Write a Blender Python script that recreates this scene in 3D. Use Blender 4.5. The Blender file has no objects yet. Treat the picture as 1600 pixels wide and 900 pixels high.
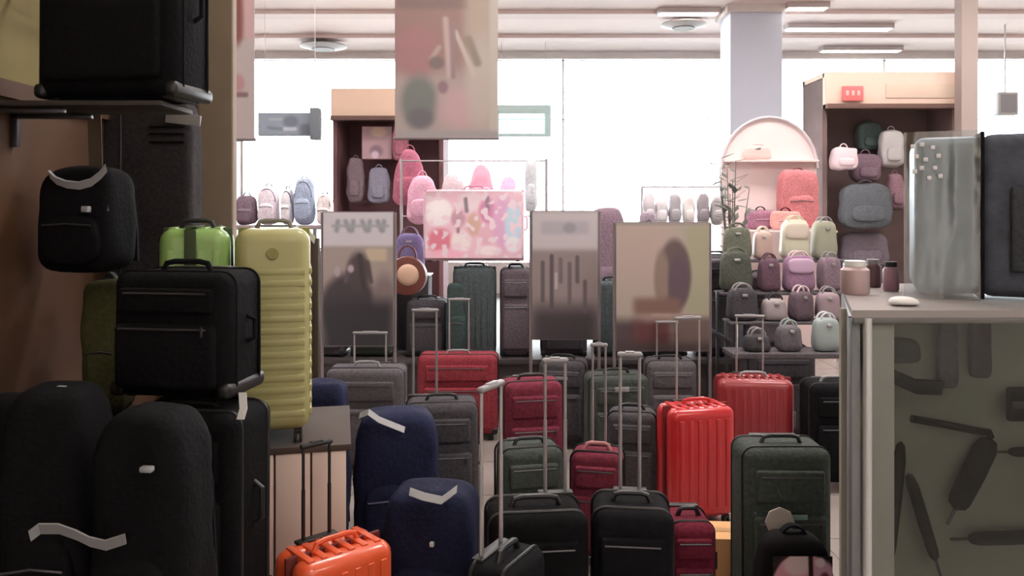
import bpy, bmesh, math, random
from mathutils import Vector, Matrix, noise
random.seed(7)
F = 1250.0; HY = 330.0; CZ = 1.6
C = bpy.context.scene.collection
S = bpy.context.scene

# ---------------------------------------------------------------- camera
cam = bpy.data.cameras.new('camera'); camo = bpy.data.objects.new('camera', cam); C.objects.link(camo)
camo.location = (0, 0, CZ); camo.rotation_euler = (math.pi/2, 0, 0)
cam.sensor_fit = 'HORIZONTAL'; cam.sensor_width = 36; cam.lens = 36*F/1600
cam.shift_y = -(450-HY)/1600; cam.clip_end = 200; cam.clip_start = 0.05
S.camera = camo
# ---------------------------------------------------------------- sky
w = bpy.data.worlds.new('sky'); S.world = w; w.use_nodes = True
bg = w.node_tree.nodes['Background']; bg.inputs[0].default_value = (0.93, 0.97, 1.0, 1); bg.inputs[1].default_value = 14.0
S.view_settings.view_transform = 'Standard'; S.view_settings.look = 'None'
S.view_settings.gamma = 1; S.view_settings.use_curve_mapping = False
S.view_settings.exposure = 0.6
FILL_NEAR = 10.0          # radiance of the near fill panels, added out of view
FILL_MID = 22.0      # radiance of the fill panels added out of view over posters and far goods
FARLAMP = 7.0       # radiance of the far strip lights
S.cycles.max_bounces = 7; S.cycles.diffuse_bounces = 4; S.cycles.transparent_max_bounces = 12
S.cycles.caustics_reflective = False; S.cycles.caustics_refractive = False
S.cycles.sample_clamp_indirect = 4

# ---------------------------------------------------------------- helpers
def at(px, py, Y): return Vector(((px-800)*Y/F, Y, CZ-(py-HY)*Y/F))
def lin(c):
    c = c/255.0
    return c/12.92 if c <= 0.04045 else ((c+0.055)/1.055)**2.4
def L3(rgb): return (lin(rgb[0]), lin(rgb[1]), lin(rgb[2]))
MATS = {}
def mat(name, rgb, rough=0.6, metal=0.0, rgb2=None, nscale=30, bump=0.0, coat=0.0, emit=0.0, mottle=1.0, spec=0.5):
    if name in MATS: return MATS[name]
    m = bpy.data.materials.new(name); m.use_nodes = True; nt = m.node_tree; b = nt.nodes['Principled BSDF']
    b.inputs['Base Color'].default_value = (*L3(rgb), 1); b.inputs['Roughness'].default_value = rough
    b.inputs['Metallic'].default_value = metal; b.inputs['Coat Weight'].default_value = coat
    b.inputs['Specular IOR Level'].default_value = spec
    if emit:
        b.inputs['Emission Color'].default_value = (*L3(rgb), 1); b.inputs['Emission Strength'].default_value = emit
    if rgb2 or bump:
        tc = nt.nodes.new('ShaderNodeTexCoord'); n = nt.nodes.new('ShaderNodeTexNoise')
        n.inputs['Scale'].default_value = nscale; n.inputs['Detail'].default_value = 4
        nt.links.new(tc.outputs['Object'], n.inputs['Vector'])
        if rgb2:
            r = nt.nodes.new('ShaderNodeValToRGB'); r.color_ramp.elements[0].position = 0.5-0.25*mottle
            r.color_ramp.elements[1].position = 0.5+0.25*mottle
            r.color_ramp.elements[0].color = (*L3(rgb), 1); r.color_ramp.elements[1].color = (*L3(rgb2), 1)
            nt.links.new(n.outputs['Fac'], r.inputs['Fac']); nt.links.new(r.outputs['Color'], b.inputs['Base Color'])
        if bump:
            bp = nt.nodes.new('ShaderNodeBump'); bp.inputs['Strength'].default_value = bump; bp.inputs['Distance'].default_value = 0.01
            nt.links.new(n.outputs['Fac'], bp.inputs['Height']); nt.links.new(bp.outputs['Normal'], b.inputs['Normal'])
    MATS[name] = m; return m
def fabric(name, rgb, rough=0.85, k=1.25, sc=60):
    return mat(name, rgb, rough, rgb2=tuple(min(255, c*k+4) for c in rgb), nscale=sc, bump=0.35, spec=0.12)
def glassmat(name, tint, refl=0.12, rough=0.05, opac=0.0):
    if name in MATS: return MATS[name]
    m = bpy.data.materials.new(name); m.use_nodes = True; nt = m.node_tree; nt.nodes.clear()
    o = nt.nodes.new('ShaderNodeOutputMaterial'); t = nt.nodes.new('ShaderNodeBsdfTransparent'); g = nt.nodes.new('ShaderNodeBsdfGlossy')
    t.inputs[0].default_value = (*L3(tint), 1); g.inputs['Roughness'].default_value = rough
    lw = nt.nodes.new('ShaderNodeFresnel'); lw.inputs[0].default_value = 1.45
    mx = nt.nodes.new('ShaderNodeMixShader'); ad = nt.nodes.new('ShaderNodeMath'); ad.operation = 'ADD'; ad.inputs[1].default_value = refl; ad.use_clamp = True
    nt.links.new(lw.outputs[0], ad.inputs[0]); nt.links.new(ad.outputs[0], mx.inputs[0])
    nt.links.new(t.outputs[0], mx.inputs[1]); nt.links.new(g.outputs[0], mx.inputs[2]); nt.links.new(mx.outputs[0], o.inputs[0])
    MATS[name] = m; return m
def vcolmat(name, rough=0.6):
    if name in MATS: return MATS[name]
    m = bpy.data.materials.new(name); m.use_nodes = True; nt = m.node_tree; b = nt.nodes['Principled BSDF']
    a = nt.nodes.new('ShaderNodeVertexColor'); a.layer_name = 'print'; b.inputs['Roughness'].default_value = rough
    nt.links.new(a.outputs['Color'], b.inputs['Base Color']); b.inputs['Specular IOR Level'].default_value = 0.25
    MATS[name] = m; return m

def newbm(): return bmesh.new()
def xf(bm, verts, M): bmesh.ops.transform(bm, matrix=M, verts=verts)
def box(bm, c, s, r=0.0, seg=2, M=None):
    g = bmesh.ops.create_cube(bm, size=1); vs = g['verts']
    bmesh.ops.scale(bm, vec=s, verts=vs); bmesh.ops.translate(bm, vec=c, verts=vs)
    if r > 0:
        r = min(r, min(s)*0.49)
        es = list({e for v in vs for e in v.link_edges})
        res = bmesh.ops.bevel(bm, geom=es, offset=r, segments=seg, profile=0.5, affect='EDGES')
        vs = list({v for f in res['faces'] for v in f.verts} | {v for v in vs if v.is_valid})
    if M is not None: xf(bm, vs, M)
    return vs
def tube(bm, pts, r, n=8, closed=False):
    pts = [Vector(p) for p in pts]; rings = []; N = len(pts); up = None
    for i, p in enumerate(pts):
        a = pts[i-1] if (i > 0 or closed) else p; b = pts[(i+1) % N] if (i < N-1 or closed) else p
        t = (b-a).normalized()
        if up is None:
            up = Vector((0, 0, 1)) if abs(t.z) < 0.9 else Vector((1, 0, 0))
        x = t.cross(up).normalized(); y = x.cross(t).normalized(); up = y
        rr = r[i] if isinstance(r, (list, tuple)) else r
        rings.append([bm.verts.new(p + (x*math.cos(2*math.pi*k/n) + y*math.sin(2*math.pi*k/n))*rr) for k in range(n)])
    for i in range(N if closed else N-1):
        A = rings[i]; B = rings[(i+1) % N]
        for k in range(n): bm.faces.new((A[k], A[(k+1) % n], B[(k+1) % n], B[k]))
    if not closed:
        bm.faces.new(rings[0][::-1]); bm.faces.new(rings[-1])
def strap(bm, pts, wd, th, wdir=(1, 0, 0)):
    """flat band following pts, wide along wdir"""
    pts = [Vector(p) for p in pts]; W = Vector(wdir).normalized(); rings = []
    for i, p in enumerate(pts):
        a = pts[max(0, i-1)]; b = pts[min(len(pts)-1, i+1)]; t = (b-a).normalized()
        n = t.cross(W).normalized()
        rings.append([bm.verts.new(p + W*sx*wd/2 + n*sy*th/2) for sx, sy in ((-1, -1), (1, -1), (1, 1), (-1, 1))])
    for A, B in zip(rings, rings[1:]):
        for k in range(4): bm.faces.new((A[k], A[(k+1) % 4], B[(k+1) % 4], B[k]))
    bm.faces.new(rings[0][::-1]); bm.faces.new(rings[-1])
def lathe(bm, prof, n=16, c=(0, 0, 0), M=None):
    rings = []
    for r, z in prof: rings.append([bm.verts.new((c[0]+r*math.cos(2*math.pi*k/n), c[1]+r*math.sin(2*math.pi*k/n), c[2]+z)) for k in range(n)])
    for A, B in zip(rings, rings[1:]):
        for k in range(n): bm.faces.new((A[k], A[(k+1) % n], B[(k+1) % n], B[k]))
    bm.faces.new(rings[0][::-1]); bm.faces.new(rings[-1])
    if M is not None: xf(bm, [v for R in rings for v in R], M)
def soft(bm, c, s, n=4.0, sub=12, taper=0.0, wob=0.0, seed=0, sag=0.0):
    """puffy rounded block: superellipsoid; taper narrows the top; wob = cloth unevenness"""
    tmp = bmesh.new(); bmesh.ops.create_cube(tmp, size=2)
    bmesh.ops.subdivide_edges(tmp, edges=list(tmp.edges), cuts=sub-1, use_grid_fill=True)
    seen = list(tmp.verts)
    for v in seen:
        p = v.co.copy(); k = (abs(p.x)**n + abs(p.y)**n + abs(p.z)**n)**(1.0/n); p = p/k
        t = (p.z+1)/2; f = 1-taper*t
        q = Vector((p.x*s[0]/2*f, p.y*s[1]/2*(1-taper*0.6*t), p.z*s[2]/2))
        if wob:
            q += Vector((noise.noise(q*9+Vector((seed, 0, 0))), noise.noise(q*9+Vector((0, seed+5, 0))), noise.noise(q*8+Vector((0, 0, seed+9)))))*wob
        if sag: q.z -= sag*(1-(p.x)**2)*max(0, p.z)
        v.co = q + Vector(c)
    tmp.verts.index_update(); nv = [bm.verts.new(v.co) for v in tmp.verts]
    for f in tmp.faces: bm.faces.new([nv[v.index] for v in f.verts])
    tmp.free()
    return nv
def obj(name, bm, m, parent=None, smooth=True, loc=None):
    me = bpy.data.meshes.new(name); bmesh.ops.recalc_face_normals(bm, faces=bm.faces)
    bm.to_mesh(me); bm.free(); me.materials.append(m)
    if smooth:
        for p in me.polygons: p.use_smooth = True
        try: me.set_sharp_from_angle(angle=math.radians(40))
        except Exception: pass
    o = bpy.data.objects.new(name, me); C.objects.link(o)
    if parent is not None: o.parent = parent
    if loc is not None: o.location = loc
    return o
def tag(o, label, cat, group=None, kind=None):
    o['label'] = label; o['category'] = cat
    if group: o['group'] = group
    if kind: o['kind'] = kind
    return o
def thing(name, label, cat, loc, rz=0.0, group=None):
    o = bpy.data.objects.new(name, None); C.objects.link(o); o.empty_display_size = 0.1
    o.location = loc; o.rotation_euler = (0, 0, rz); return tag(o, label, cat, group)
def struct(name, bm, m, parent=None, smooth=False):
    o = obj(name, bm, m, parent, smooth)
    if parent is None: o['kind'] = 'structure'
    return o

# flat print: a fine grid whose colour attribute holds the printed picture
def sstep(a, b, x):
    if a == b: return 1.0 if x >= a else 0.0
    t = max(0.0, min(1.0, (x-a)/(b-a))); return t*t*(3-2*t)
def paint(shapes, base, x, y):
    col = list(base)
    for sh in shapes:
        k = sh[0]
        if k == 'r':
            _, x0, y0, x1, y1, c, s = sh
            a = sstep(-s, s, x-x0)*sstep(-s, s, x1-x)*sstep(-s, s, y-y0)*sstep(-s, s, y1-y)
        elif k == 'e':
            _, cx, cy, rx, ry, c, s = sh
            d = math.hypot((x-cx)/rx, (y-cy)/ry); a = 1-sstep(1-s, 1+s, d)
        elif k == 'l':
            _, x0, y0, x1, y1, wd, c, s = sh
            dx, dy = x1-x0, y1-y0; t = max(0, min(1, ((x-x0)*dx+(y-y0)*dy)/(dx*dx+dy*dy)))
            d = math.hypot(x-x0-t*dx, y-y0-t*dy); a = 1-sstep(wd/2-s, wd/2+s, d)
        elif k == 'n':
            _, sc, c, th, sd = sh
            a = sstep(th-0.06, th+0.06, noise.noise(Vector((x*sc, y*sc, sd))))
        col = [col[i]*(1-a)+c[i]*a for i in range(3)]
    return col
def print_sheet(name, w, h, rect, base, shapes, parent, y=0.0, z0=0.0, res=90, gain=1.0, curve=0.0, rough=0.6):
    """vertical sheet in local XZ facing -Y; rect = (x0,y0,x1,y1) gives the picture coordinates used by the shapes"""
    nx = res; nz = max(8, int(res*h/w)); nz = min(nz, 150)
    verts = []; cols = []
    for j in range(nz+1):
        for i in range(nx+1):
            u, v = i/nx, j/nz
            verts.append(((u-0.5)*w, y - curve*(1-(2*u-1)**4)*(1-(2*v-1)**4), z0+h*(1-v)))
            c = paint(shapes, base, rect[0]+u*(rect[2]-rect[0]), rect[1]+v*(rect[3]-rect[1]))
            cols.append([lin(max(0, min(255, q)))*gain for q in c])
    faces = [(j*(nx+1)+i, (j+1)*(nx+1)+i, (j+1)*(nx+1)+i+1, j*(nx+1)+i+1) for j in range(nz) for i in range(nx)]
    me = bpy.data.meshes.new(name); me.from_pydata(verts, [], faces)
    at_ = me.color_attributes.new('print', 'FLOAT_COLOR', 'POINT')
    for i, c in enumerate(cols): at_.data[i].color = (*c, 1)
    me.materials.append(vcolmat('printed_surface', rough))
    o = bpy.data.objects.new(name, me); C.objects.link(o); o.parent = parent
    return o

# ---------------------------------------------------------------- materials
black = fabric('black nylon', (11, 11, 13)); black2 = fabric('soft black polyester', (15, 15, 18), sc=35)
char = fabric('charcoal fabric', (66, 64, 68)); dgrey = fabric('dark grey fabric', (84, 80, 84))
greygreen = fabric('dark green-grey fabric', (62, 68, 64)); navy = fabric('navy nylon', (30, 34, 58), 0.7)
navy2 = fabric('dark navy nylon', (23, 27, 48), 0.7); maroon = fabric('maroon fabric', (104, 44, 58))
maroon2 = fabric('dark maroon fabric', (92, 30, 44)); redfab = fabric('faded red fabric', (124, 50, 58))
redhard = mat('glossy red shell', (200, 44, 48), 0.3, coat=0.4); redhard2 = mat('red shell', (146, 42, 48), 0.35, coat=0.3)
orange = mat('orange shell', (222, 90, 50), 0.32, coat=0.4)
lime = mat('lime yellow shell', (176, 174, 120), 0.4, coat=0.2); limeg = mat('lime green shell face', (136, 172, 96), 0.4, coat=0.2)
metal = mat('brushed aluminium', (205, 205, 210), 0.32, 1.0); dmetal = mat('dark metal', (90, 90, 94), 0.4, 0.8)
rodgrey = mat('satin grey rod', (186, 182, 184), 0.35, 0.6)
rub = mat('black rubber', (24, 24, 25), 0.6); plast = mat('black plastic', (30, 30, 32), 0.4)
gplast = mat('grey plastic', (150, 148, 152), 0.45); wplast = mat('white webbing', (205, 205, 212), 0.6)
silver = mat('silver fabric strap', (168, 170, 174), 0.45, 0.3)

# ================================================================ SETTING
Y1 = 15.6; XL = -1.75; ZC = 4.7; YR = 10.4
floor_m = mat('pale floor tile', (150, 142, 138), 0.25, rgb2=(166, 158, 152), nscale=3)
wall_m = mat('white wall paint', (225, 218, 214), 0.8, rgb2=(215, 208, 205), nscale=4)
pinkish = mat('ceiling paint', (244, 228, 224), 0.8, rgb2=(240, 222, 218), nscale=2)
brown = mat('brown wall panel', (98, 68, 46), 0.65, rgb2=(76, 52, 36), nscale=2.2)
yel = mat('olive yellow wall paint', (138, 126, 78), 0.8, rgb2=(124, 112, 68), nscale=3)
beige = mat('beige pillar paint', (156, 142, 128), 0.75, rgb2=(146, 132, 118), nscale=5)
b = newbm(); box(b, (3, 6.3, -0.05), (17, 19, 0.1)); struct('floor', b, mat('floor grout', (120, 114, 110), 0.6))
# floor tiles as pieces near the camera
fl = bpy.data.objects['floor']; tmesh = None
for i in range(-3, 12):
    for j in range(2, 16):
        b = newbm() if tmesh is None else None
        if b:
            box(b, (0, 0, 0.001), (0.594, 0.594, 0.004)); t0 = obj('tile', b, floor_m, fl, False); tmesh = t0.data; t0.location = (i*0.6, j*0.6, 0)
        else:
            t = bpy.data.objects.new('tile', tmesh); C.objects.link(t); t.parent = fl; t.location = (i*0.6, j*0.6, 0)
b = newbm(); box(b, (3, 6.3, ZC+0.05), (17, 19, 0.1)); struct('ceiling', b, pinkish)
b = newbm(); box(b, (XL-0.05, 1.0, 1.0), (0.1, 6.6, 2.0)); struct('wall_left', b, brown)
b = newbm(); box(b, (XL-0.06, 1.0, 2.0+(ZC-2)/2), (0.12, 6.6, ZC-2.0)); struct('wall_left_upper', b, yel)
b = newbm(); box(b, (XL+0.012, 1.0, 2.02), (0.03, 6.6, 0.06)); struct('trim_1', b, brown)
b = newbm(); box(b, (3, -3.1, ZC/2), (17, 0.1, ZC)); struct('wall_back', b, mat('back wall paint', (215, 206, 198), 0.9))
b = newbm(); box(b, (YR+0.05, 6.3, ZC/2), (0.1, 19, ZC)); struct('wall_right', b, wall_m)
b = newbm(); box(b, (-5.35, 10, ZC/2), (0.1, 11.6, ZC)); struct('wall_left_far', b, wall_m)
b = newbm(); box(b, (-3.58, 4.24, ZC/2), (3.6, 0.1, ZC)); struct('wall_left_return', b, wall_m)
# pillar ending the left wall
b = newbm(); box(b, (-1.57, 4.0, ZC/2), (0.37, 0.06, ZC), 0.008)
pil = struct('pillar', b, beige); b = newbm(); box(b, (-1.575, 3.962, ZC/2), (0.05, 0.02, ZC)); obj('edge_strip', b, mat('brown edge strip', (92, 78, 70), 0.7), pil)
# white column
b = newbm(); box(b, ((1182-800)*12/F, 12.3, ZC/2), (0.78, 0.6, ZC), 0.01)
col = struct('column', b, mat('pale blue column paint', (206, 214, 228), 0.7))
b = newbm(); box(b, ((1182-800)*12/F, 12.3, ZC-0.06), (0.9, 0.72, 0.12)); obj('capital', b, wall_m, col)
# far window wall
frame_m = mat('white window frame', (246, 246, 246), 0.5)
b = newbm(); box(b, (2.5, Y1+0.1, 0.3), (16, 0.2, 0.6)); box(b, (2.5, Y1+0.1, ZC-0.06), (16, 0.2, 0.12)); struct('wall_front', b, wall_m)
gl = glassmat('window glass', (250, 252, 252), 0.02)
n = 0
for k in range(5):
    x0 = -5.3+k*3.15; x1 = x0+3.15; n += 1
    b = newbm()
    for xx in (x0+0.011, x1-0.011): box(b, (xx, Y1+0.1, 2.6), (0.022, 0.03, 4.0), 0.002)
    for zz in (0.63, 3.4, 4.55): box(b, ((x0+x1)/2, Y1+0.1, zz), (3.15, 0.03, 0.022), 0.002)
    wo = struct('window_%d' % n, b, frame_m)
    for za, zb in ((0.66, 3.37), (3.43, 4.52)):
        b = newbm(); box(b, ((x0+x1)/2, Y1+0.1, (za+zb)/2), (3.1, 0.008, zb-za)); obj('pane', b, gl, wo, False)
b = newbm(); box(b, (2.5, 26, -0.1), (60, 20, 0.1)); struct('pavement', b, mat('pale pavement', (205, 203, 198), 0.9))
# ceiling beams
for k, yy in enumerate((9.2, 11.0, 12.5, 14.2)):
    b = newbm(); box(b, (2.5, yy, ZC-0.03), (15.6, 0.35, 0.06), 0.01); struct('trim_%d' % (k+2), b, mat('beam paint', (232, 214, 210), 0.8))

# ceiling lights: the far strips are seen, the panels are added fill
fillface = mat('lamp diffuser', (255, 244, 232), 0.5, emit=FILL_NEAR)  # emitter of the added near fill panels
farface = mat('strip lamp diffuser', (255, 240, 232), 0.5, emit=FARLAMP)
lamphouse = mat('lamp housing', (190, 180, 178), 0.6)
def ceiling_lamp(x, y, lx, ly, m, label, group=None):
    t = thing('ceiling_light', label, 'ceiling light', (x, y, ZC), 0, group)
    b = newbm(); box(b, (0, 0, -0.04), (lx+0.06, ly+0.06, 0.08), 0.01); obj('housing', b, lamphouse, t)
    b = newbm(); box(b, (0, 0, -0.086), (lx, ly, 0.012), 0.003); obj('diffuser', b, m, t)
midfillface = mat('bright fill diffuser', (255, 246, 243), 0.5, emit=FILL_MID)  # emitter of the added fill panels further in
for x, y in ((1.3, 0.4), (3.4, 0.6), (1.6, -1.5), (4.2, -1.5)):  # out-of-view panels added to light the near fronts and the counter
    ceiling_lamp(x, y, 1.2, 0.6, fillface, 'unseen ceiling panel added as fill over the counter aisle', 'unseen added fill panels over the counter aisle')
for x, y in ((0.2, 4.2), (2.6, 4.4), (-2.8, 6.9), (0.0, 7.9), (2.8, 7.9), (5.6, 7.9), (8.2, 8.2)):  # out-of-view panels added to brighten posters and far goods
    ceiling_lamp(x, y, 1.2, 0.6, midfillface, 'unseen bright ceiling panel added as fill over the posters and far goods', 'unseen added fill panels over the posters and far goods')
for (px, py, wpx, lab) in ((1075, 22, 90, 'bright strip light high in the middle, left of the pale blue column'),
                      (1260, 14, 60, 'short bright strip light at the top edge, right of the pale blue column'),
                      (1310, 46, 160, 'long bright strip light right of the pale blue column, in front of the shop fascia'),
                      (1345, 80, 120, 'lowest bright strip light right of the pale blue column, nearest the beige fascia')):
    Y = F*(ZC-0.08-CZ)/(HY-py); ceiling_lamp((px-800)*Y/F, Y, wpx*Y/F, 0.18, farface, lab)
# dark ceiling vents (seen as dark flat ellipses)
for px, py, rr, lab in ((505, 78, 0.42, 'flat dark round ceiling fitting at upper left over the windows'),
                   (1068, 45, 0.36, 'flat dark round ceiling fitting left of the pale blue column')):
    Y = F*(ZC-CZ-0.2)/(HY-py)
    t = thing('ceiling_vent', lab, 'ceiling vent', ((px-800)*Y/F, Y, ZC-0.19))
    b = newbm(); lathe(b, [(rr*0.5, 0.0), (rr, 0.05), (rr*0.96, 0.07), (rr*0.3, 0.1), (0.08, 0.19)], 28); obj('housing', b, mat('vent grey', (150, 140, 138), 0.6), t)
    b = newbm(); lathe(b, [(rr*0.48, -0.01), (rr*0.5, 0.004)], 24); obj('grille', b, mat('vent dark', (90, 84, 84), 0.7), t)

# ================================================================ LUGGAGE BUILDERS
def wheel(t, x, y, r=0.022, z=None):
    b = newbm(); z = r if z is None else z
    box(b, (x, y, z+r*0.9), (0.03, 0.034, 0.02), 0.004)
    for s in (-1, 1):
        lathe(b, [(r*0.6, -0.006), (r, -0.004), (r, 0.004), (r*0.6, 0.006)], 10, M=Matrix.Translation((x+s*0.010, y, z)) @ Matrix.Rotation(math.pi/2, 4, 'Y'))
    obj('wheel', b, rub, t)
def loop(b, w, h, y, z0, r, rad, n=6):
    pts = []
    for cx, cz, a0 in ((w/2-r, z0+h-r, 0), (-w/2+r, z0+h-r, 90), (-w/2+r, z0+r, 180), (w/2-r, z0+r, 270)):
        for k in range(6): a = D_(a0+90*k/5); pts.append((cx+r*math.cos(a), y, cz+r*math.sin(a)))
    tube(b, pts, rad, n, closed=True)
D_ = math.radians
def carry_handle(t, w, z, y, m, name='carry_handle', lift=0.028):
    b = newbm(); tube(b, [(-w/2, y, z-0.004), (-w/2+0.012, y, z+lift*0.8), (-w/4, y, z+lift), (w/4, y, z+lift), (w/2-0.012, y, z+lift*0.8), (w/2, y, z-0.004)], 0.009, 8); obj(name, b, m, t)
def tele(t, h, y, z0, z1, spread, rm, gm, rr=0.0052, gx=0.0):
    for s in (-1, 1):
        b = newbm(); tube(b, [(gx+s*spread/2, y, z0-0.03), (gx+s*spread/2, y, z0+(z1-z0)*0.55)], rr*1.25, 8)
        tube(b, [(gx+s*spread/2, y, z0+(z1-z0)*0.5), (gx+s*spread/2, y, z1)], rr, 8); obj('handle_rod', b, rm, t)
    b = newbm(); box(b, (gx, y, z1), (spread+0.022, 0.022, 0.017), 0.008, 3); box(b, (gx, y, z1+0.006), (spread*0.5, 0.016, 0.012), 0.004); obj('grip', b, gm, t)
def suitcase(label, loc, rz, w, d, h, m, style='soft', hz=None, spread=None, trim=None, grip=gplast, rodm=rodgrey, badge=None, wheels=True, group=None, handle_lift=0.028, rib='v', hm=None, name='suitcase', side=True, gx=0.0):
    """local frame: front -Y, handle at the back; loc = ground point; hz = height of the pulled out grip (None: pushed in)"""
    t = thing(name, label, 'suitcase', loc, rz, group); wr = 0.022 if wheels else 0.0
    z0 = wr*2+0.004 if wheels else 0.006; H = h-z0; trim = trim or plast; hm = hm or trim
    if wheels:
        for sx in (-1, 1):
            for sy in (-1, 1): wheel(t, sx*(w/2-0.045), sy*(d/2-0.04), wr)
    else:
        for sx in (-1, 1):
            b = newbm(); box(b, (sx*(w/2-0.05), 0, 0.006), (0.03, d*0.7, 0.014), 0.003); obj('foot', b, rub, t)
    b = newbm()
    if style == 'hard':
        box(b, (0, -d*0.26, z0+H/2), (w, d*0.5-0.004, H), min(0.05, d*0.22), 4); box(b, (0, d*0.26, z0+H/2), (w, d*0.5-0.004, H), min(0.05, d*0.22), 4)
        if rib == 'v':
            k = max(4, int(w/0.055))
            for i in range(k):
                x = (i-(k-1)/2)*(w*0.84/k)
                box(b, (x, 0, z0+H/2), (w*0.84/k*0.55, d+0.010, H*0.80), 0.006, 2)
                box(b, (x, 0, z0+H/2), (w*0.84/k*0.55, d*0.7, H+0.008), 0.006, 2)
        else:
            k = 13
            for i in range(k):
                z = z0+H*0.09+H*0.70*i/(k-1)
                box(b, (0, -d*0.27, z), (w+0.010, d*0.36, H*0.7/k*0.62), 0.005, 2); box(b, (0, d*0.27, z), (w+0.010, d*0.36, H*0.7/k*0.62), 0.005, 2)
                box(b, (0, 0, z), (w*0.86, d+0.012, H*0.7/k*0.62), 0.005, 2)
        obj('shell', b, m, t)
        b = newbm(); box(b, (0, 0, z0+H/2), (w+0.003, 0.014, H+0.003), 0.006, 2); obj('zip', b, trim, t)
    else:
        box(b, (0, 0, z0+H/2), (w, d, H), min(0.045, d*0.24), 4)
        for v in b.verts:
            q = v.co; f = 0.008
            q += Vector((noise.noise(q*7+Vector(loc)), noise.noise(q*7+Vector((3, 1, 7))), 0))*f
        obj('body', b, m, t)
        for yy in (-d*0.30, d*0.32):
            b = newbm(); loop(b, w+0.002, H+0.002, yy, z0-0.001, min(0.045, d*0.24), 0.005); obj('piping', b, trim, t)
        b = newbm(); box(b, (0, -d/2-0.012, z0+H*0.34), (w*0.82, 0.04, H*0.52), 0.018, 3); p = obj('front_pocket', b, m, t)
        b = newbm(); tube(b, [(-w*0.36, -d/2-0.034, z0+H*0.56), (w*0.36, -d/2-0.034, z0+H*0.56)], 0.004, 6)
        box(b, (w*0.33, -d/2-0.038, z0+H*0.545), (0.008, 0.004, 0.03), 0.001); obj('zip', b, dmetal, p)
        b = newbm(); box(b, (0, -d/2-0.006, z0+H*0.78), (w*0.78, 0.028, H*0.2), 0.012, 3); p = obj('upper_pocket', b, m, t)
        b = newbm(); tube(b, [(-w*0.34, -d/2-0.021, z0+H*0.84), (w*0.34, -d/2-0.021, z0+H*0.84)], 0.0035, 6); obj('zip', b, dmetal, p)
        for sx in (-1, 1):
            b = newbm(); box(b, (sx*(w/2-0.02), 0, z0+0.022), (0.046, d+0.004, 0.05), 0.018, 3); obj('corner_guard', b, plast, t)
    carry_handle(t, 0.16 if w > 0.3 else w*0.5, h, -d*0.05, hm, lift=handle_lift)
    b = newbm() if side else None
    if side: tube(b, [(w/2-0.003, 0, z0+H*0.42), (w/2+0.024, 0, z0+H*0.45), (w/2+0.024, 0, z0+H*0.6), (w/2-0.003, 0, z0+H*0.63)], 0.008, 8); obj('side_handle', b, hm, t)
    sp = spread or w*0.42
    b = newbm(); box(b, (gx, d/2-0.03, h+0.001), (sp+0.05, 0.036, 0.012), 0.004); obj('handle_socket', b, plast, t)
    if hz: tele(t, h, d/2-0.03, h, hz, sp, rodm, grip, gx=gx)
    if badge:
        b = newbm(); box(b, (0, -d/2-0.025 if style == 'soft' else -d/2-0.008, z0+H*badge[1]), (badge[2], 0.008, badge[3]), 0.002); obj('badge', b, badge[0], t)
    return t
def softbag(name, label, cat, loc, rz, w, d, h, m, taper=0.12, n=3.6, arc=None, arc_y=0.0, trim=None, straps=True, badge=None, seed=1, piping=None, group=None, pocket=True):
    t = thing(name, label, cat, loc, rz, group); trim = trim or black2
    b = newbm(); soft(b, (0, 0, h/2+0.006), (w, d, h), n, 12, taper, 0.012, seed); obj('body', b, m, t)
    if pocket:
        b = newbm(); soft(b, (0, -d*0.44, h*0.34), (w*0.74, d*0.32, h*0.46), 3.6, 8, 0.05, 0.008, seed+3); p = obj('front_pocket', b, m, t)
        b = newbm(); tube(b, [(-w*0.30, -d*0.585, h*0.47), (0, -d*0.61, h*0.485), (w*0.30, -d*0.585, h*0.47)], 0.004, 6); obj('zip', b, piping or dmetal, p)
    b = newbm()
    tube(b, [(w*0.43*math.cos(a)*(1-taper*0.5), -d*0.36, h*0.60+h*0.34*math.sin(a)) for a in [math.pi*k/12 for k in range(13)]], 0.005, 6); obj('zip', b, piping or dmetal, t)
    ah = 0.05 if arc is None else arc[1]; am = trim if arc is None else arc[0]; aw = w*0.34 if arc is None else arc[2]
    b = newbm(); strap(b, [(aw/2*math.cos(a), arc_y, h*0.955+ah*math.sin(a)) for a in [math.pi*k/12 for k in range(13)]], 0.028, 0.008, (0, 1, 0)); obj('top_handle', b, am, t)
    if straps:
        for s in (-1, 1):
            b = newbm(); strap(b, [(s*w*0.22, d*0.42, h*0.88), (s*w*0.25, d*0.56, h*0.7), (s*w*0.28, d*0.58, h*0.4), (s*w*0.36, d*0.42, h*0.12)], 0.05, 0.012); obj('shoulder_strap', b, trim, t)
    if badge:
        bm_, bx, bz, bw, bh = badge
        b = newbm(); box(b, (bx, -d*0.5-0.012, bz), (bw, 0.02, bh), 0.004); obj('badge', b, bm_, t)
    return t
def handbag(label, loc, rz, w, d, h, m, hm, name='handbag', cat='handbag', top=0.16, group=None, flap=None):
    t = thing(name, label, cat, loc, rz, group)
    b = newbm(); soft(b, (0, 0, h/2), (w, d, h), 4.5, 9, 0.16, 0.006, w*30); obj('body', b, m, t)
    for s in (-1, 1):
        b = newbm(); tube(b, [(w*0.26*math.cos(a), s*d*0.25, h*0.93+top*math.sin(a)) for a in [math.pi*k/10 for k in range(11)]], 0.007, 6); obj('handle', b, hm, t)
    b = newbm()
    if flap: soft(b, (0, -d*0.42, h*0.72), (w*0.8, d*0.3, h*0.42), 4, 7); obj('flap', b, flap, t)
    else: box(b, (0, -d*0.49, h*0.8), (w*0.18, 0.012, 0.02), 0.003); obj('clasp', b, metal, t)
    return t

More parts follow.
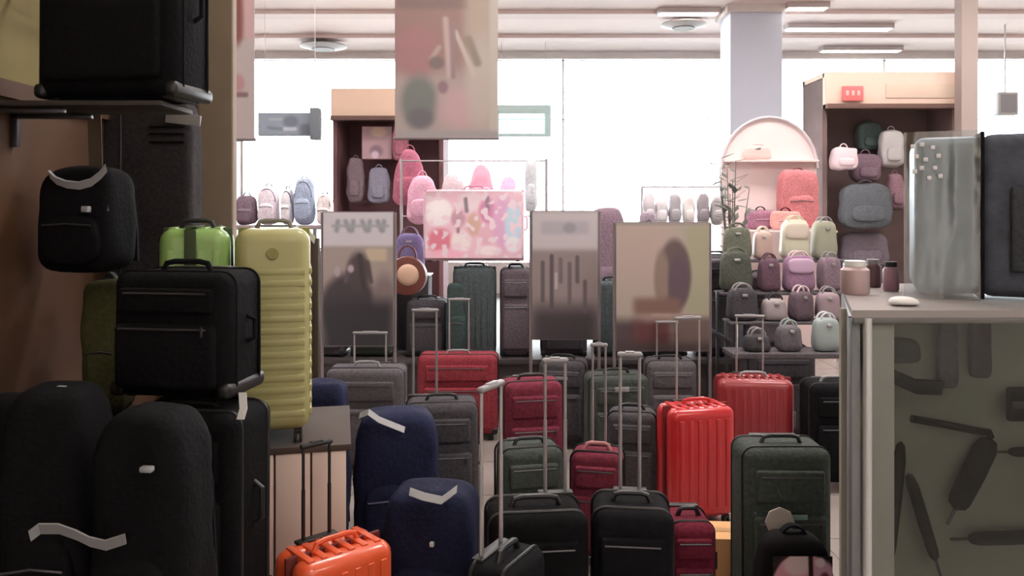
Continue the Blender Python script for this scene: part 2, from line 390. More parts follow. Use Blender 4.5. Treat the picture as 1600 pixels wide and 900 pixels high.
# ================================================================ FLOOR LUGGAGE
def X(px, Y): return (px-800)*Y/F
def Z(py, Y): return CZ-(py-HY)*Y/F
D = math.radians
def fcase(label, px, top, Y, w, d, m, rz=0, hz_py=None, **k):
    """floor standing case; px centre, top = photo row of the top front edge, Y = depth of the front"""
    h = Z(top, Y); yc = Y+d/2*abs(math.cos(D(rz)))+w/2*abs(math.sin(D(rz)))
    hz = Z(hz_py, yc) if hz_py else None
    return suitcase(label, (X(px, yc), yc, 0), D(rz), w, d, h, m, hz=hz, **k)

# nearest row
fcase('black soft suitcase at bottom middle with tall grey handle, left of its twin', 836, 812, 2.45, 0.31, 0.24, black, 6, 572, spread=0.068, side=False, gx=0.08)
fcase('black soft suitcase at bottom middle beside the dark maroon case, grey handle pulled out', 986, 806, 2.50, 0.255, 0.25, black2, -6, 562, spread=0.065, side=False)
fcase('slim black suitcase by the navy bags with a long grey handle seen nearly edge-on', 790, 900, 2.06, 0.22, 0.15, black2, 62, 606, spread=0.11)
fcase('bright orange hard suitcase with black handle in front of the beige plinth', 522, 892, 2.40, 0.34, 0.22, orange, 42, 700, style='hard', spread=0.095, gx=-0.02, trim=mat('dark red zip', (96, 22, 16), 0.6), grip=rub, rodm=mat('black rod', (24, 18, 16), 0.5), hm=orange)
# red and maroon cases
fcase('glossy bright red hard suitcase standing largest and nearest of the red ones', 1086, 642, 3.98, 0.36, 0.22, redhard, 14, 500, style='hard', spread=0.13, trim=mat('dark red trim', (120, 22, 26), 0.5), hm=redhard)
fcase('red hard suitcase behind the bright red one with a pale tag at its top', 1176, 596, 4.75, 0.45, 0.25, redhard2, -6, 497, style='hard', spread=0.16, trim=mat('dark red trim', (120, 22, 26), 0.5), hm=gplast)
fcase('small maroon suitcase behind the black pair with a pale carry handle', 934, 712, 3.55, 0.235, 0.17, maroon, -12, 542, hm=mat('pink grey webbing', (190, 130, 135), 0.6), spread=0.06)
fcase('tall maroon suitcase with dusty pink front left of the middle handles', 830, 600, 4.40, 0.33, 0.22, maroon, 10, None, badge=(mat('pale teal badge', (130, 160, 154), 0.5), 0.02, 0.09, 0.045))
fcase('wide faded red suitcase in the back row under a grey top handle', 716, 556, 5.55, 0.56, 0.24, redfab, 0, 470, spread=0.14, handle_lift=0.02, hm=gplast)
fcase('narrow dark maroon suitcase at the right flank of the black pair', 1074, 822, 2.98, 0.17, 0.24, maroon2, 0, None)
# dark cases in the middle
fcase('charcoal soft suitcase right of the upper navy bag, tall grey handle', 690, 634, 3.96, 0.36, 0.24, char, 6, 488, spread=0.12, gx=-0.085)
fcase('dark grey suitcase with short pale handle behind the navy bags', 574, 578, 4.85, 0.48, 0.26, dgrey, 0, 524, spread=0.2, hm=gplast)
fcase('charcoal suitcase between the maroon case and the bright red case', 962, 590, 4.9, 0.38, 0.24, greygreen, 8, None, badge=(gplast, 0.86, 0.09, 0.03))
fcase('dark grey suitcase behind the bright red hard case, thin handle raised', 1046, 566, 5.35, 0.34, 0.24, dgrey, 0, 506, spread=0.14)
fcase('black suitcase to the right of the red pair, beside the glass counter', 1302, 602, 4.55, 0.33, 0.24, black2, 0, None, hm=gplast)
fcase('charcoal suitcase in the back row under the small handbags', 1215, 545, 5.5, 0.46, 0.24, char, 0, None)
fcase('black fabric suitcase with pale round tag in front of the red pair', 1218, 704, 3.10, 0.34, 0.24, greygreen, 0, None, badge=(mat('pale teal badge', (130, 160, 154), 0.5), 0.6, 0.12, 0.02))
fcase('charcoal suitcase behind the maroon cases with pale name badge', 880, 566, 5.35, 0.32, 0.22, char, -10, None, badge=(gplast, 0.8, 0.09, 0.02))
fcase('dark green-grey suitcase in shadow left of the small maroon suitcase', 826, 706, 3.45, 0.28, 0.2, greygreen, 12, None)
fcase('dark grey suitcase in the gap left of the bright red hard suitcase', 988, 648, 4.2, 0.26, 0.2, char, -10, None)
# round hanging tag on the black case
t = thing('luggage_tag', 'pale cream eight-sided luggage tag hanging on the dark case above the pink bag', 'tag', (X(1217, 3.02), 3.01, Z(814, 3.02)))
b = newbm(); lathe(b, [(0.05, -0.003), (0.056, -0.002), (0.056, 0.002), (0.05, 0.003)], 8, M=Matrix.Rotation(math.pi/2, 4, 'X')); obj('disc', b, mat('cream card', (215, 205, 196), 0.7), t)
b = newbm(); tube(b, [(0, 0, 0.05), (0.006, 0, 0.09), (0, 0.04, 0.12)], 0.002, 5); obj('cord', b, rub, t)

# beige cardboard box low in front of the red case
t = thing('cardboard_box', 'tan cardboard box on the floor in front of the bright red suitcase', 'box', (X(1124, 3.46), 3.47, 0), D(-4))
hb = Z(846, 3.36); cb = mat('tan cardboard', (226, 176, 122), 0.85, rgb2=(214, 164, 112), nscale=8)
b = newbm(); box(b, (0, 0, hb/2), (0.20, 0.2, hb), 0.003); obj('carton', b, cb, t)
for s in (-1, 1):
    b = newbm(); box(b, (0, s*0.052, hb+0.003), (0.2, 0.096, 0.004), 0.001); obj('flap', b, cb, t)
b = newbm(); box(b, (0, 0, hb+0.006), (0.2, 0.04, 0.001)); obj('tape', b, mat('parcel tape', (190, 150, 104), 0.3), t)

# pink and white printed children's bag
hK = Z(846, 2.7)
t = softbag('backpack', 'small black backpack with pink and white print at lower right by the counter', 'backpack', (X(1234, 2.8), 2.77, 0.0), 0, 0.27, 0.18, hK, mat('black printed bag', (12, 9, 10), 0.8, spec=0.1), 0.12, 4.0, seed=4, pocket=False, straps=False)
sh = [('e', 1243, 912, 58, 74, (206, 146, 158), 0.05), ('e', 1236, 858, 26, 20, (222, 196, 198), 0.3), ('e', 1284, 880, 18, 26, (198, 156, 172), 0.2), ('l', 1258, 830, 1260, 906, 8, (40, 16, 20), 2), ('l', 1196, 892, 1250, 890, 7, (66, 18, 22), 3), ('e', 1284, 884, 9, 12, (112, 50, 66), 0.3), ('e', 1276, 856, 9, 8, (226, 206, 212), 0.3), ('l', 1180, 868, 1228, 838, 5, (50, 22, 26), 2)]
print_sheet('printed_front', 0.20, 0.27, (1190, 846, 1298, 976), (14, 9, 11), sh, t, y=-0.094, z0=hK-0.31, res=70, curve=0.0)

# navy bags
softbag('duffel_bag', 'navy bag with pale band over its top, upper one behind the beige plinth', 'bag', (X(620, 3.65), 3.66, 0), D(6), 0.40, 0.28, Z(646, 3.6), navy, 0.10, 5.5, arc=(silver, 0.03, 0.16), seed=2, piping=mat('faded blue piping', (92, 94, 122), 0.6), trim=navy2)
softbag('duffel_bag', 'navy bag with light webbing handle at bottom, left of the slim black suitcase', 'bag', (X(676, 2.95), 2.97, 0), D(-8), 0.36, 0.26, Z(778, 2.85), navy2, 0.08, 5.5, arc=(silver, 0.02, 0.14), seed=5, piping=mat('faded blue piping', (92, 94, 122), 0.6), trim=navy, badge=(wplast, 0.03, Z(855, 2.8), 0.016, 0.016))
softbag('backpack', 'small navy backpack with grey top band beside the lime suitcase', 'backpack', (X(508, 3.8), 3.80, 0), 0, 0.21, 0.2, Z(604, 3.7), navy, 0.03, 7.0, arc=(gplast, 0.02, 0.15), seed=6, trim=navy2)
# light strap lying over the navy bags
for pts, lab in (([(562, 650), (576, 644), (592, 656), (612, 664), (632, 672)], 'white strap lying on the upper navy bag'),
            ([(640, 768), (662, 776), (690, 782), (704, 772), (714, 764)], 'pale strap drooping across the lower navy bag')):
    YY = 3.50 if pts[0][1] < 700 else 2.80
    b = newbm(); strap(b, [at(x, y, YY-0.012*math.sin(i)) for i, (x, y) in enumerate(pts)], 0.028, 0.006, (0.1, 0.7, 1)); o = obj('strap', b, silver); tag(o, lab, 'strap')

# beige plinth and lime suitcase
pm = mat('beige laminate', (244, 226, 216), 0.5, rgb2=(240, 220, 208), nscale=2)
t = thing('plinth', 'pinkish beige display plinth carrying the lime suitcase', 'plinth', (-1.045, 3.15, 0), D(12))
hp = 0.745
b = newbm(); box(b, (-0.003, 0, hp/2+0.03), (0.77, 0.56, hp-0.08)); obj('body', b, mat('dark gap', (90, 66, 54), 0.8), t)
for i in range(6):
    b = newbm(); box(b, (-0.385+0.064+i*0.1285, -0.285, hp/2+0.01), (0.121, 0.018, hp-0.05), 0.003); obj('board', b, pm, t)
b = newbm(); box(b, (0, 0, hp-0.012), (0.80, 0.60, 0.024), 0.003); obj('top', b, mat('shadow-toned plinth top', (70, 58, 50), 0.6), t)  # top coloured dark for the shadow beneath the suitcase
b = newbm(); box(b, (0, 0.0, 0.02), (0.74, 0.5, 0.04)); obj('base', b, black2, t)
sc_ = suitcase('large lime yellow hard suitcase with horizontal ribs standing on the beige plinth', (-0.935, 3.15, hp), D(15), 0.268, 0.50, 0.79, lime, 'hard', rib='h', trim=mat('olive zip', (142, 140, 74), 0.6), hm=mat('grey tag plastic', (120, 116, 112), 0.5), grip=gplast, side=False)
b = newbm(); lathe(b, [(0.02, -0.003), (0.022, 0.0), (0.02, 0.003)], 14, M=Matrix.Translation((0, -0.258, 0.70)) @ Matrix.Rotation(math.pi/2, 4, 'X')); obj('round_badge', b, mat('olive badge', (140, 136, 80), 0.5), sc_)
g = suitcase('green hard suitcase with dark luggage strap behind the black stack', (-1.178, 3.005, hp), D(15), 0.24, 0.30, Z(357, 2.9)-hp, limeg, 'hard', rib='v', trim=mat('dark green zip', (50, 70, 30), 0.6), hm=rub, side=False)
b = newbm(); hh = Z(357, 2.9)-hp
loop(b, 0.006, hh, 0, 0.012, 0.003, 0.001)
box(b, (-0.01, -0.157, hh/2+0.01), (0.04, 0.006, hh-0.03), 0.002); box(b, (-0.01, 0.157, hh/2+0.01), (0.04, 0.006, hh-0.03), 0.002); box(b, (-0.01, 0, hh+0.006), (0.04, 0.30, 0.006), 0.002); obj('luggage_strap', b, mat('dark green belt', (44, 58, 24), 0.7), g)

# black bench on the left with the black bags
t = thing('display_bench', 'low black display bench under the black bags at the left', 'bench', (-1.26, 2.28, 0))
b = newbm(); box(b, (0, 0, 0.33), (0.96, 0.92, 0.04), 0.005); obj('top', b, plast, t)
for sx in (-1, 1):
    for sy in (-1, 1):
        b = newbm(); box(b, (sx*0.44, sy*0.42, 0.155), (0.05, 0.05, 0.31), 0.004); obj('leg', b, dmetal, t)
bz = 0.35
suitcase('tall black suitcase under the black overnight case at the stack by the plinth', (X(300, 2.42), 2.46, bz), D(-10), 0.38, 0.26, Z(645, 2.35)-bz, black, 'soft', handle_lift=0.006)
g = suitcase('black soft overnight case stacked on the tall black suitcase, before the green one', (X(296, 2.5), 2.50, Z(645, 2.35)+0.03), D(-8), 0.385, 0.24, Z(424, 2.45)-Z(645, 2.35)-0.03, black, 'soft', wheels=False, trim=black2)
softbag('backpack', 'large black backpack with a grey top handle at lower left corner', 'backpack', (X(86, 2.06), 2.08, bz), D(4), 0.245, 0.24, Z(618, 2.0)-bz, black, 0.10, 5.0, arc=(silver, 0.04, 0.15), seed=8)
softbag('backpack', 'large black backpack with small silver badge, between corner backpack and stack', 'backpack', (X(240, 1.99), 2.0, bz), D(-4), 0.25, 0.24, Z(640, 2.0)-bz, black, 0.10, 5.0, arc=(gplast, 0.03, 0.14), seed=9, badge=(silver, 0.05, Z(732, 1.87)-bz, 0.03, 0.014))
softbag('backpack', 'dark backpack at the left frame edge with grey handle behind the corner backpack', 'backpack', (-1.50, 2.42, bz), D(0), 0.3, 0.24, Z(622, 2.4)-bz, black, 0.1, 5, arc=(dmetal, 0.02, 0.14), seed=10)
# small white tag at the stack
b = newbm(); c = at(379, 638, 2.28); strap(b, [c+Vector((0, 0, 0.045)), c+Vector((0.004, -0.004, 0.0)), c+Vector((-0.004, -0.006, -0.03))], 0.022, 0.003, (1, 0, 0)); tag(obj('price_tag', b, mat('white card', (235, 235, 235), 0.6)), 'small white price tag at the right edge of the black stack', 'tag')
# crumpled shiny strap across the bags
pts = [(46, 838), (62, 826), (92, 826), (120, 836), (140, 846), (165, 852), (196, 842)]
b = newbm(); strap(b, [at(x, y, 1.865+0.008*math.sin(i*1.7)) for i, (x, y) in enumerate(pts)], 0.032, 0.004, (0.1, -0.5, 1)); tag(obj('strap', b, silver), 'silver grey strap crossing the front of the black backpacks at bottom left', 'strap')

# bags hanging on the left wall from a rail
t = thing('wall_rail', 'dark horizontal hanging rail along the brown left wall', 'rail', (XL, 0, 0))
b = newbm(); tube(b, [(0.09, 1.8, 2.36), (0.09, 3.8, 2.36)], 0.012, 8); obj('bar', b, dmetal, t)
for yy in (1.9, 2.8, 3.7):
    b = newbm(); tube(b, [(0.0, yy, 2.36), (0.09, yy, 2.36)], 0.01, 6); obj('bracket', b, dmetal, t)
suitcase('big black suitcase on the wall shelf at the top left corner', (X(185, 2.65), 2.70, Z(150, 2.55)), D(-8), 0.50, 0.24, 0.62, black, 'soft', trim=black2, wheels=False)
t = thing('wall_shelf', 'dark wall shelf under the top left black suitcase', 'shelf', (XL, 2.78, Z(150, 2.55)-0.012))
b = newbm(); box(b, (0.31, -0.075, -0.006), (0.62, 0.26, 0.016), 0.003); obj('board', b, mat('dark brown shelf', (50, 42, 38), 0.7), t)
for yy in (-0.15, 0.02):
    b = newbm(); box(b, (0.012, yy, -0.07), (0.024, 0.02, 0.12), 0.002); box(b, (0.14, yy, -0.024), (0.28, 0.02, 0.016), 0.002); obj('bracket', b, dmetal, t)
# tall dark garment bags between shelf and green case
t = thing('garment_bag', 'tall charcoal garment bag with pale name strip hanging by the pillar', 'bag', (X(238, 3.5), 3.5, Z(470, 3.45)))
hg = Z(152, 3.45)-Z(470, 3.45)
b = newbm(); soft(b, (0, 0, hg/2), (0.40, 0.14, hg), 7, 12, 0.02, 0.012, 3); obj('body', b, fabric('charcoal garment bag', (50, 47, 50)), t)
b = newbm(); tube(b, [(-0.10, -0.078, 0.05), (-0.10, -0.078, hg-0.06)], 0.004, 6); obj('zip', b, dmetal, t)
b = newbm(); box(b, (0.085, -0.078, hg-0.085), (0.15, 0.012, 0.045), 0.003, M=Matrix.Rotation(D(6), 4, 'Y')); obj('name_strip', b, gplast, t)
for k, dz in enumerate((0.13, 0.16, 0.195)):
    b = newbm(); box(b, (0.095, -0.075, hg-dz), (0.15, 0.012, 0.008), 0.002); obj('seam', b, black2, t)
b = newbm(); tube(b, [(0, 0, hg-0.02), (0, 0, hg+0.05), (0.02, 0, hg+0.075), (0, 0, hg+0.10), (-0.02, 0, hg+0.08)], 0.005, 6); obj('hook', b, metal, t)
softbag('backpack', 'black backpack with bent grey strap hanging on the brown wall', 'backpack', (X(128, 2.85), 2.9, Z(432, 2.8)), D(-6), 0.30, 0.22, Z(262, 2.8)-Z(432, 2.8), black, 0.1, 4.5, arc=(black2, 0.02, 0.2), seed=12, badge=(silver, 0.07, 0.235, 0.028, 0.022))
b = newbm(); strap(b, [at(x, y, 2.79) for x, y in ((78, 272), (88, 282), (104, 288), (124, 290), (142, 285), (156, 274), (166, 262))], 0.028, 0.008, (0, -0.5, 1)); tag(obj('strap', b, silver), 'bent light grey strap on top of the hanging black backpack', 'strap')
b = newbm(); strap(b, [at(x, y, 2.98) for x, y in ((147, 152), (148, 200), (150, 262))], 0.05, 0.004, (1, 0, 0)); tag(obj('strap', b, mat('taupe webbing', (98, 82, 66), 0.7)), 'taupe hanging strap above the black backpack on the wall', 'strap')
# olive cloth standing at the wall below
softbag('backpack', 'slim dark olive bag standing behind the black stack at the left', 'backpack', (X(170, 3.05), 3.06, Z(650, 3.0)), 0, 0.16, 0.14, Z(440, 3.0)-Z(650, 3.0), fabric('dark olive fabric', (58, 58, 36)), 0.0, 6, seed=14, trim=greygreen)
t = thing('side_table', 'dark low side table holding the slim olive bag', 'table', (-1.575, 3.06, 0))
b = newbm(); box(b, (0, 0, Z(650, 3.0)-0.014), (0.25, 0.26, 0.024), 0.003); obj('top', b, plast, t)
for sx in (-1, 1):
    for sy in (-1, 1):
        b = newbm(); box(b, (sx*0.10, sy*0.1, (Z(650, 3.0)-0.026)/2), (0.03, 0.03, Z(650, 3.0)-0.026), 0.003); obj('leg', b, dmetal, t)

# ================================================================ GLASS COUNTER (right)
HC = Z(484, 2.2); xa = X(1331, 2.2); xb = 2.1; xc = xa+0.30; ya = 2.2; yb = 3.0
t = thing('display_counter', 'tall glass-fronted counter with aluminium corner at the right', 'counter', (0, 0, 0))
al = mat('counter aluminium', (170, 174, 178), 0.35, 0.5); cg = mat('counter grey panel', (190, 186, 174), 0.7, rgb2=(168, 166, 158), nscale=2.5)
b = newbm(); vs = [b.verts.new(p) for p in ((xa, ya, 0.1), (xb, ya, 0.1), (xb, yb, 0.1), (xc, yb, 0.1))]; f = b.faces.new(vs); r = bmesh.ops.extrude_face_region(b, geom=[f]); bmesh.ops.translate(b, vec=(0, 0, 0.04), verts=[v for v in r['geom'] if isinstance(v, bmesh.types.BMVert)]); obj('base', b, al, t, False)
b = newbm(); vs = [b.verts.new(p) for p in ((xa-0.004, ya-0.01, HC-0.02), (xb, ya-0.01, HC-0.02), (xb, yb, HC-0.02), (xc-0.004, yb, HC-0.02))]; f = b.faces.new(vs); r = bmesh.ops.extrude_face_region(b, geom=[f]); bmesh.ops.translate(b, vec=(0, 0, 0.02), verts=[v for v in r['geom'] if isinstance(v, bmesh.types.BMVert)]); obj('top', b, mat('counter top grey', (150, 144, 142), 0.35), t, False)
b = newbm(); box(b, ((xa+xb)/2+0.02, ya+0.20, (HC+0.12)/2), (xb-xa-0.06, 0.015, HC-0.16)); obj('back_panel', b, cg, t)
b = newbm(); box(b, ((xa+xb)/2+0.03, ya+0.006, (HC+0.12)/2), (xb-xa-0.08, 0.006, HC-0.16)); obj('glass_front', b, glassmat('counter glass', (236, 240, 238), 0.02, 0.12), t)
b = newbm(); box(b, (xa+0.012, ya+0.012, (HC-0.02)/2), (0.024, 0.024, HC-0.03), 0.002); obj('frame_post', b, mat('grey frame', (118, 120, 122), 0.5), t)
b = newbm(); tube(b, [(xa+0.040, ya-0.006, HC-0.022), (xa+0.040, ya-0.006, 0.0)], 0.012, 16); obj('corner_post', b, mat('white aluminium post', (226, 230, 232), 0.3, 0.35), t)
b = newbm(); box(b, (xa+0.085, ya+0.004, (HC-0.02)/2), (0.064, 0.01, HC-0.03), 0.002); obj('side_trim', b, mat('counter trim grey', (116, 118, 112), 0.5), t)
b = newbm(); box(b, ((xa+xb)/2, ya-0.006, HC-0.028), (xb-xa, 0.012, 0.016), 0.002); obj('edge_strip', b, mat('edge strip grey', (104, 104, 102), 0.5), t)
b = newbm(); vs = [b.verts.new(p) for p in ((xa, ya+0.02, 0.1), (xc, yb, 0.1), (xc, yb, HC-0.02), (xa, ya+0.02, HC-0.02))]; f = b.faces.new(vs); r = bmesh.ops.extrude_face_region(b, geom=[f]); bmesh.ops.translate(b, vec=(0.012, 0, 0), verts=[v for v in r['geom'] if isinstance(v, bmesh.types.BMVert)]); obj('side_panel', b, al, t, False)
b = newbm(); box(b, ((xa+xb)/2+0.02, ya+0.104, 0.15), (xb-xa-0.06, 0.18, 0.014)); obj('shelf', b, cg, t)
# things hanging in the counter
yi = ya+0.15
dk = fabric('black umbrella cloth', (18, 22, 20)); dk2 = fabric('worn black leather', (30, 30, 27)); 
def cp(x, y, dy=0): return at(x, y, yi+dy)
def umbrella(label, p0, p1, r, crook=None):
    t = thing('umbrella', label, 'umbrella', p0); v = p1-p0; L = v.length; q = v.to_track_quat('Z', 'Y').to_matrix().to_4x4()
    b = newbm(); lathe(b, [(0.004, 0), (r*0.8, 0.012), (r, L*0.12), (r*1.1, L*0.5), (r*1.05, L*0.85), (r*0.7, L*0.97), (0.003, L)], 12, M=q); obj('canopy', b, dk, t)
    b = newbm(); tube(b, [q @ Vector((0, 0, -0.05)), q @ Vector((0, 0, 0.0))], 0.004, 6); obj('tip', b, dmetal, t)
    if crook is not None:
        b = newbm(); pts = [v]+[p-p0 for p in crook]; tube(b, pts, 0.011, 8); obj('handle', b, dk2, t)
    return t
umbrella('thick folded black umbrella slanting inside the counter, handle bent back left', cp(1492, 796), cp(1548, 684), 0.030, [cp(1546, 676), cp(1520, 672), cp(1470, 662), cp(1424, 654)])
umbrella('thin folded dark umbrella at left inside the counter, near its aluminium corner', cp(1388, 878), cp(1408, 690), 0.017)
umbrella('thin folded dark umbrella leaning the other way inside the counter', cp(1462, 876), cp(1420, 740), 0.016)
umbrella('black folded umbrella lying level inside the counter at bottom right', cp(1512, 842), cp(1640, 838), 0.019)
umbrella('small dark umbrella lying level at the right frame edge inside the counter', cp(1574, 706), cp(1690, 706), 0.014)
for (x0, x1, y0, y1, lab, mm) in ((1466, 1494, 492, 606, 'dark grey hanging scarf inside the counter top, left of the two', dgrey), (1516, 1546, 492, 590, 'dark grey hanging scarf inside the counter top, right of the two', char)):
    t = thing('scarf', lab, 'scarf', cp((x0+x1)/2, y1)); wd = (x1-x0)*yi/F; hh = (y1-y0)*yi/F
    b = newbm(); soft(b, (0, 0, hh/2), (wd, 0.03, hh), 6, 8, 0.0, 0.006, 2); obj('cloth', b, mm, t)
    b = newbm(); box(b, (0, 0, hh*0.98), (wd*1.05, 0.034, 0.012), 0.003); obj('clip', b, dmetal, t)
t = thing('handbag', 'dark flat bag lying under the scarves inside the counter', 'handbag', cp(1410, 612, -0.03), 0)
b = newbm(); strap(b, [Vector((-0.10, 0, 0.10)), Vector((-0.03, 0, 0.045)), Vector((0.04, 0, 0.015)), Vector((0.11, 0, 0.012))], 0.04, 0.03, (0.3, 0, 1)); obj('strap', b, dk2, t)
b = newbm(); soft(b, (-0.02, 0, 0.12), (0.14, 0.04, 0.07), 4, 8, 0.1, 0.005, 3); obj('body', b, greygreen, t)
t = thing('wallet', 'dark wallet standing at the right edge inside the counter', 'wallet', cp(1592, 658)); b = newbm(); box(b, (0, 0, 0.05), (0.07, 0.02, 0.10), 0.008); obj('cover', b, dk2, t); b = newbm(); box(b, (0, -0.011, 0.05), (0.05, 0.004, 0.02), 0.002); obj('clasp', b, dmetal, t)

# suitcase wrapped in clear film on the counter
t = thing('wrapped_suitcase', 'grey suitcase wrapped in clear plastic film standing on the glass counter', 'suitcase', (0, 0, 0))
Yw = 2.50; x0 = X(1412, Yw); x1 = x0+(0.5856*Yw-x0)/(0.914+0.5856*0.407); zt = Z(207, Yw)
sg = fabric('slate fabric', (66, 70, 78), sc=25)
t.location = (x0, Yw, HC); t.rotation_euler.z = D(-24); hw = zt-HC
b = newbm(); box(b, (0.02+(x1-x0)/2, 0.19, hw/2), (x1-x0-0.02, 0.34, hw-0.03), 0.03, 4); obj('side_case', b, mat('sheen-paled slate side', (138, 152, 164), 0.4, rgb2=(96, 116, 116), nscale=6, bump=0.4), t)  # side coloured pale to carry the sheen of the film
b = newbm(); box(b, (x1-x0+0.17, 0.17, hw/2), (0.34, 0.30, hw-0.02), 0.04, 4); obj('main_case', b, sg, t)
b = newbm(); box(b, (x1-x0+0.005, 0.16, hw/2), (0.012, 0.33, hw-0.01), 0.004); obj('piping', b, black2, t)
b = newbm(); box(b, (x1-x0+0.20, 0.012, hw*0.42), (0.24, 0.02, hw*0.5), 0.01, 3); obj('front_pocket', b, fabric('dark slate fabric', (54, 56, 60)), t)
b = newbm()
g = bmesh.ops.create_grid(b, x_segments=36, y_segments=60, size=0.5)
for v in b.verts:
    u, vv = v.co.x+0.5, v.co.y+0.5
    q = Vector((u*5, vv*7, 2)); dd = 0.006*noise.noise(Vector((u*5, vv*1.6, 2)))+0.002*abs(noise.noise(q*1.5))
    v.co = Vector((u*(x1-x0), 0.0+dd-0.004, vv*hw))
obj('plastic_film', b, glassmat('clear film', (226, 236, 242), 0.20, 0.28), t)
b = newbm()
for i, (dx, dz) in enumerate([(0.025, .95), (0.05, .96), (0.08, .94), (0.035, .89), (0.06, .87), (0.095, .89), (0.05, .82), (0.085, .82), (0.07, .76), (0.03, .80), (0.10, .77)]):
    box(b, (dx, -0.014, hw*dz-0.02), (0.013, 0.005, 0.013), 0.002)
obj('white_mark', b, mat('white print mark', (240, 240, 244), 0.5), t)
# small things on the counter
wh = mat('white paper', (240, 240, 240), 0.6)
t = thing('paper_roll', 'crumpled white paper lying on the counter before the wrapped suitcase', 'paper', at(1412, 452, 2.3)); t.location.z = HC
b = newbm(); soft(b, (0, 0, 0.014), (0.085, 0.07, 0.028), 2.6, 9, 0.3, 0.012, 5); obj('paper', b, wh, t)
def jar(px, Y, r, h, m, lm, label, name='jar'):
    t = thing(name, label, name.replace('_', ' '), (X(px, Y), Y, HC))
    b = newbm(); lathe(b, [(r*0.9, 0), (r, 0.006), (r, h*0.72), (r*0.7, h*0.82)], 14); obj('body', b, m, t)
    b = newbm(); lathe(b, [(r*0.74, h*0.82), (r*0.74, h*0.98), (r*0.66, h)], 14); obj('lid', b, lm, t)
jar(1336, 2.62, 0.045, 0.11, mat('pinkish grey plastic', (196, 170, 172), 0.4), wh, 'squat pinkish grey jar with white lid at left end of the counter')
jar(1364, 2.86, 0.028, 0.10, mat('dark wine glass', (92, 62, 70), 0.4), gplast, 'small dark wine jar right of the squat pinkish jar')
jar(1392, 2.72, 0.026, 0.10, mat('dusty mauve plastic', (150, 112, 124), 0.4), rub, 'slim mauve jar with black lid near the crumpled paper')

# ================================================================ MIDDLE: platform, dark cases, posters
plm = mat('dark platform laminate', (74, 68, 70), 0.6)
t = thing('display_platform', 'long dark low platform carrying the upright suitcases behind the posters', 'platform', (0.1, 6.75, 0))
b = newbm(); box(b, (0, 0, 0.43), (3.9, 1.1, 0.04), 0.004); obj('top', b, plm, t)
b = newbm(); box(b, (0, 0, 0.22), (3.8, 1.0, 0.37)); obj('body', b, plm, t)
b = newbm(); box(b, (0, 0, 0.02), (3.7, 0.9, 0.04)); obj('plinth_base', b, black2, t)
dm = [dgrey, char, greygreen, fabric('mauve grey fabric', (92, 84, 90)), fabric('slate green fabric', (72, 80, 82))]  # greys lifted so their colour stands in for distance haze
row = [(512, 395, .34, 0, 'leftmost upright dark suitcase on the platform behind the grey-headed poster'),
       (585, 408, .36, 2, 'dark green-grey suitcase on the platform behind the left poster'),
       (668, 470, .34, 1, 'low charcoal suitcase on the platform below the brown round bag'),
       (742, 418, .36, 4, 'slate suitcase on the platform under the pink printed case, left one'),
       (806, 420, .26, 3, 'mauve grey suitcase on the platform under the pink printed case, right one'),
       (880, 430, .38, 1, 'charcoal suitcase on the platform behind the poster of dark bars'),
       (958, 440, .34, 4, 'slate suitcase on the platform in the gap between two posters'),
       (1036, 450, .36, 0, 'dark grey suitcase on the platform behind the beige arch poster'),
       (1116, 400, .34, 1, 'charcoal suitcase on the platform just right of the beige arch poster'),
       (1186, 430, .30, 3, 'mauve grey suitcase on the platform end nearest the handbag table')]
for px, top, wd, mi, lab in row:
    Y = 6.42; h = Z(top, Y-0.12)-0.45
    suitcase(lab, (X(px, Y), Y, 0.45), D(random.uniform(-3, 3)), wd*0.94, 0.24, h, dm[mi], 'soft' if mi != 4 else 'hard', hz=None, wheels=False, side=False)

def poster(label, rect, Y, base, shapes, frame=None, foot=True, res=90, name='poster_stand', cat='poster', legs=True, fh=None):
    x0, y0, x1, y1 = rect; w_ = (x1-x0)*Y/F; zt = Z(y0, Y); zb = Z(y1, Y); fm = frame or gplast
    t = thing(name, label, cat, (X((x0+x1)/2, Y), Y, 0))
    b = newbm(); box(b, (0, 0.013, (zt+zb)/2), (w_+0.012, 0.02, zt-zb+0.012), 0.003); obj('board', b, fm, t)
    print_sheet('printed_sheet', w_, zt-zb, rect, base, shapes, t, y=0.0, z0=zb, res=res, gain=1.15)
    if legs:
        for s in (-1, 1):
            b = newbm(); tube(b, [(s*(w_/2+0.012), 0.02, zt), (s*(w_/2+0.012), 0.02, 0.02)], 0.011, 8); obj('post', b, fm, t)
            b = newbm(); box(b, (s*(w_/2+0.0), 0.03, 0.012), (0.04, 0.34, 0.024), 0.004); obj('foot', b, fm, t)
    return t
gm = mat('grey stand frame', (132, 122, 124), 0.5)
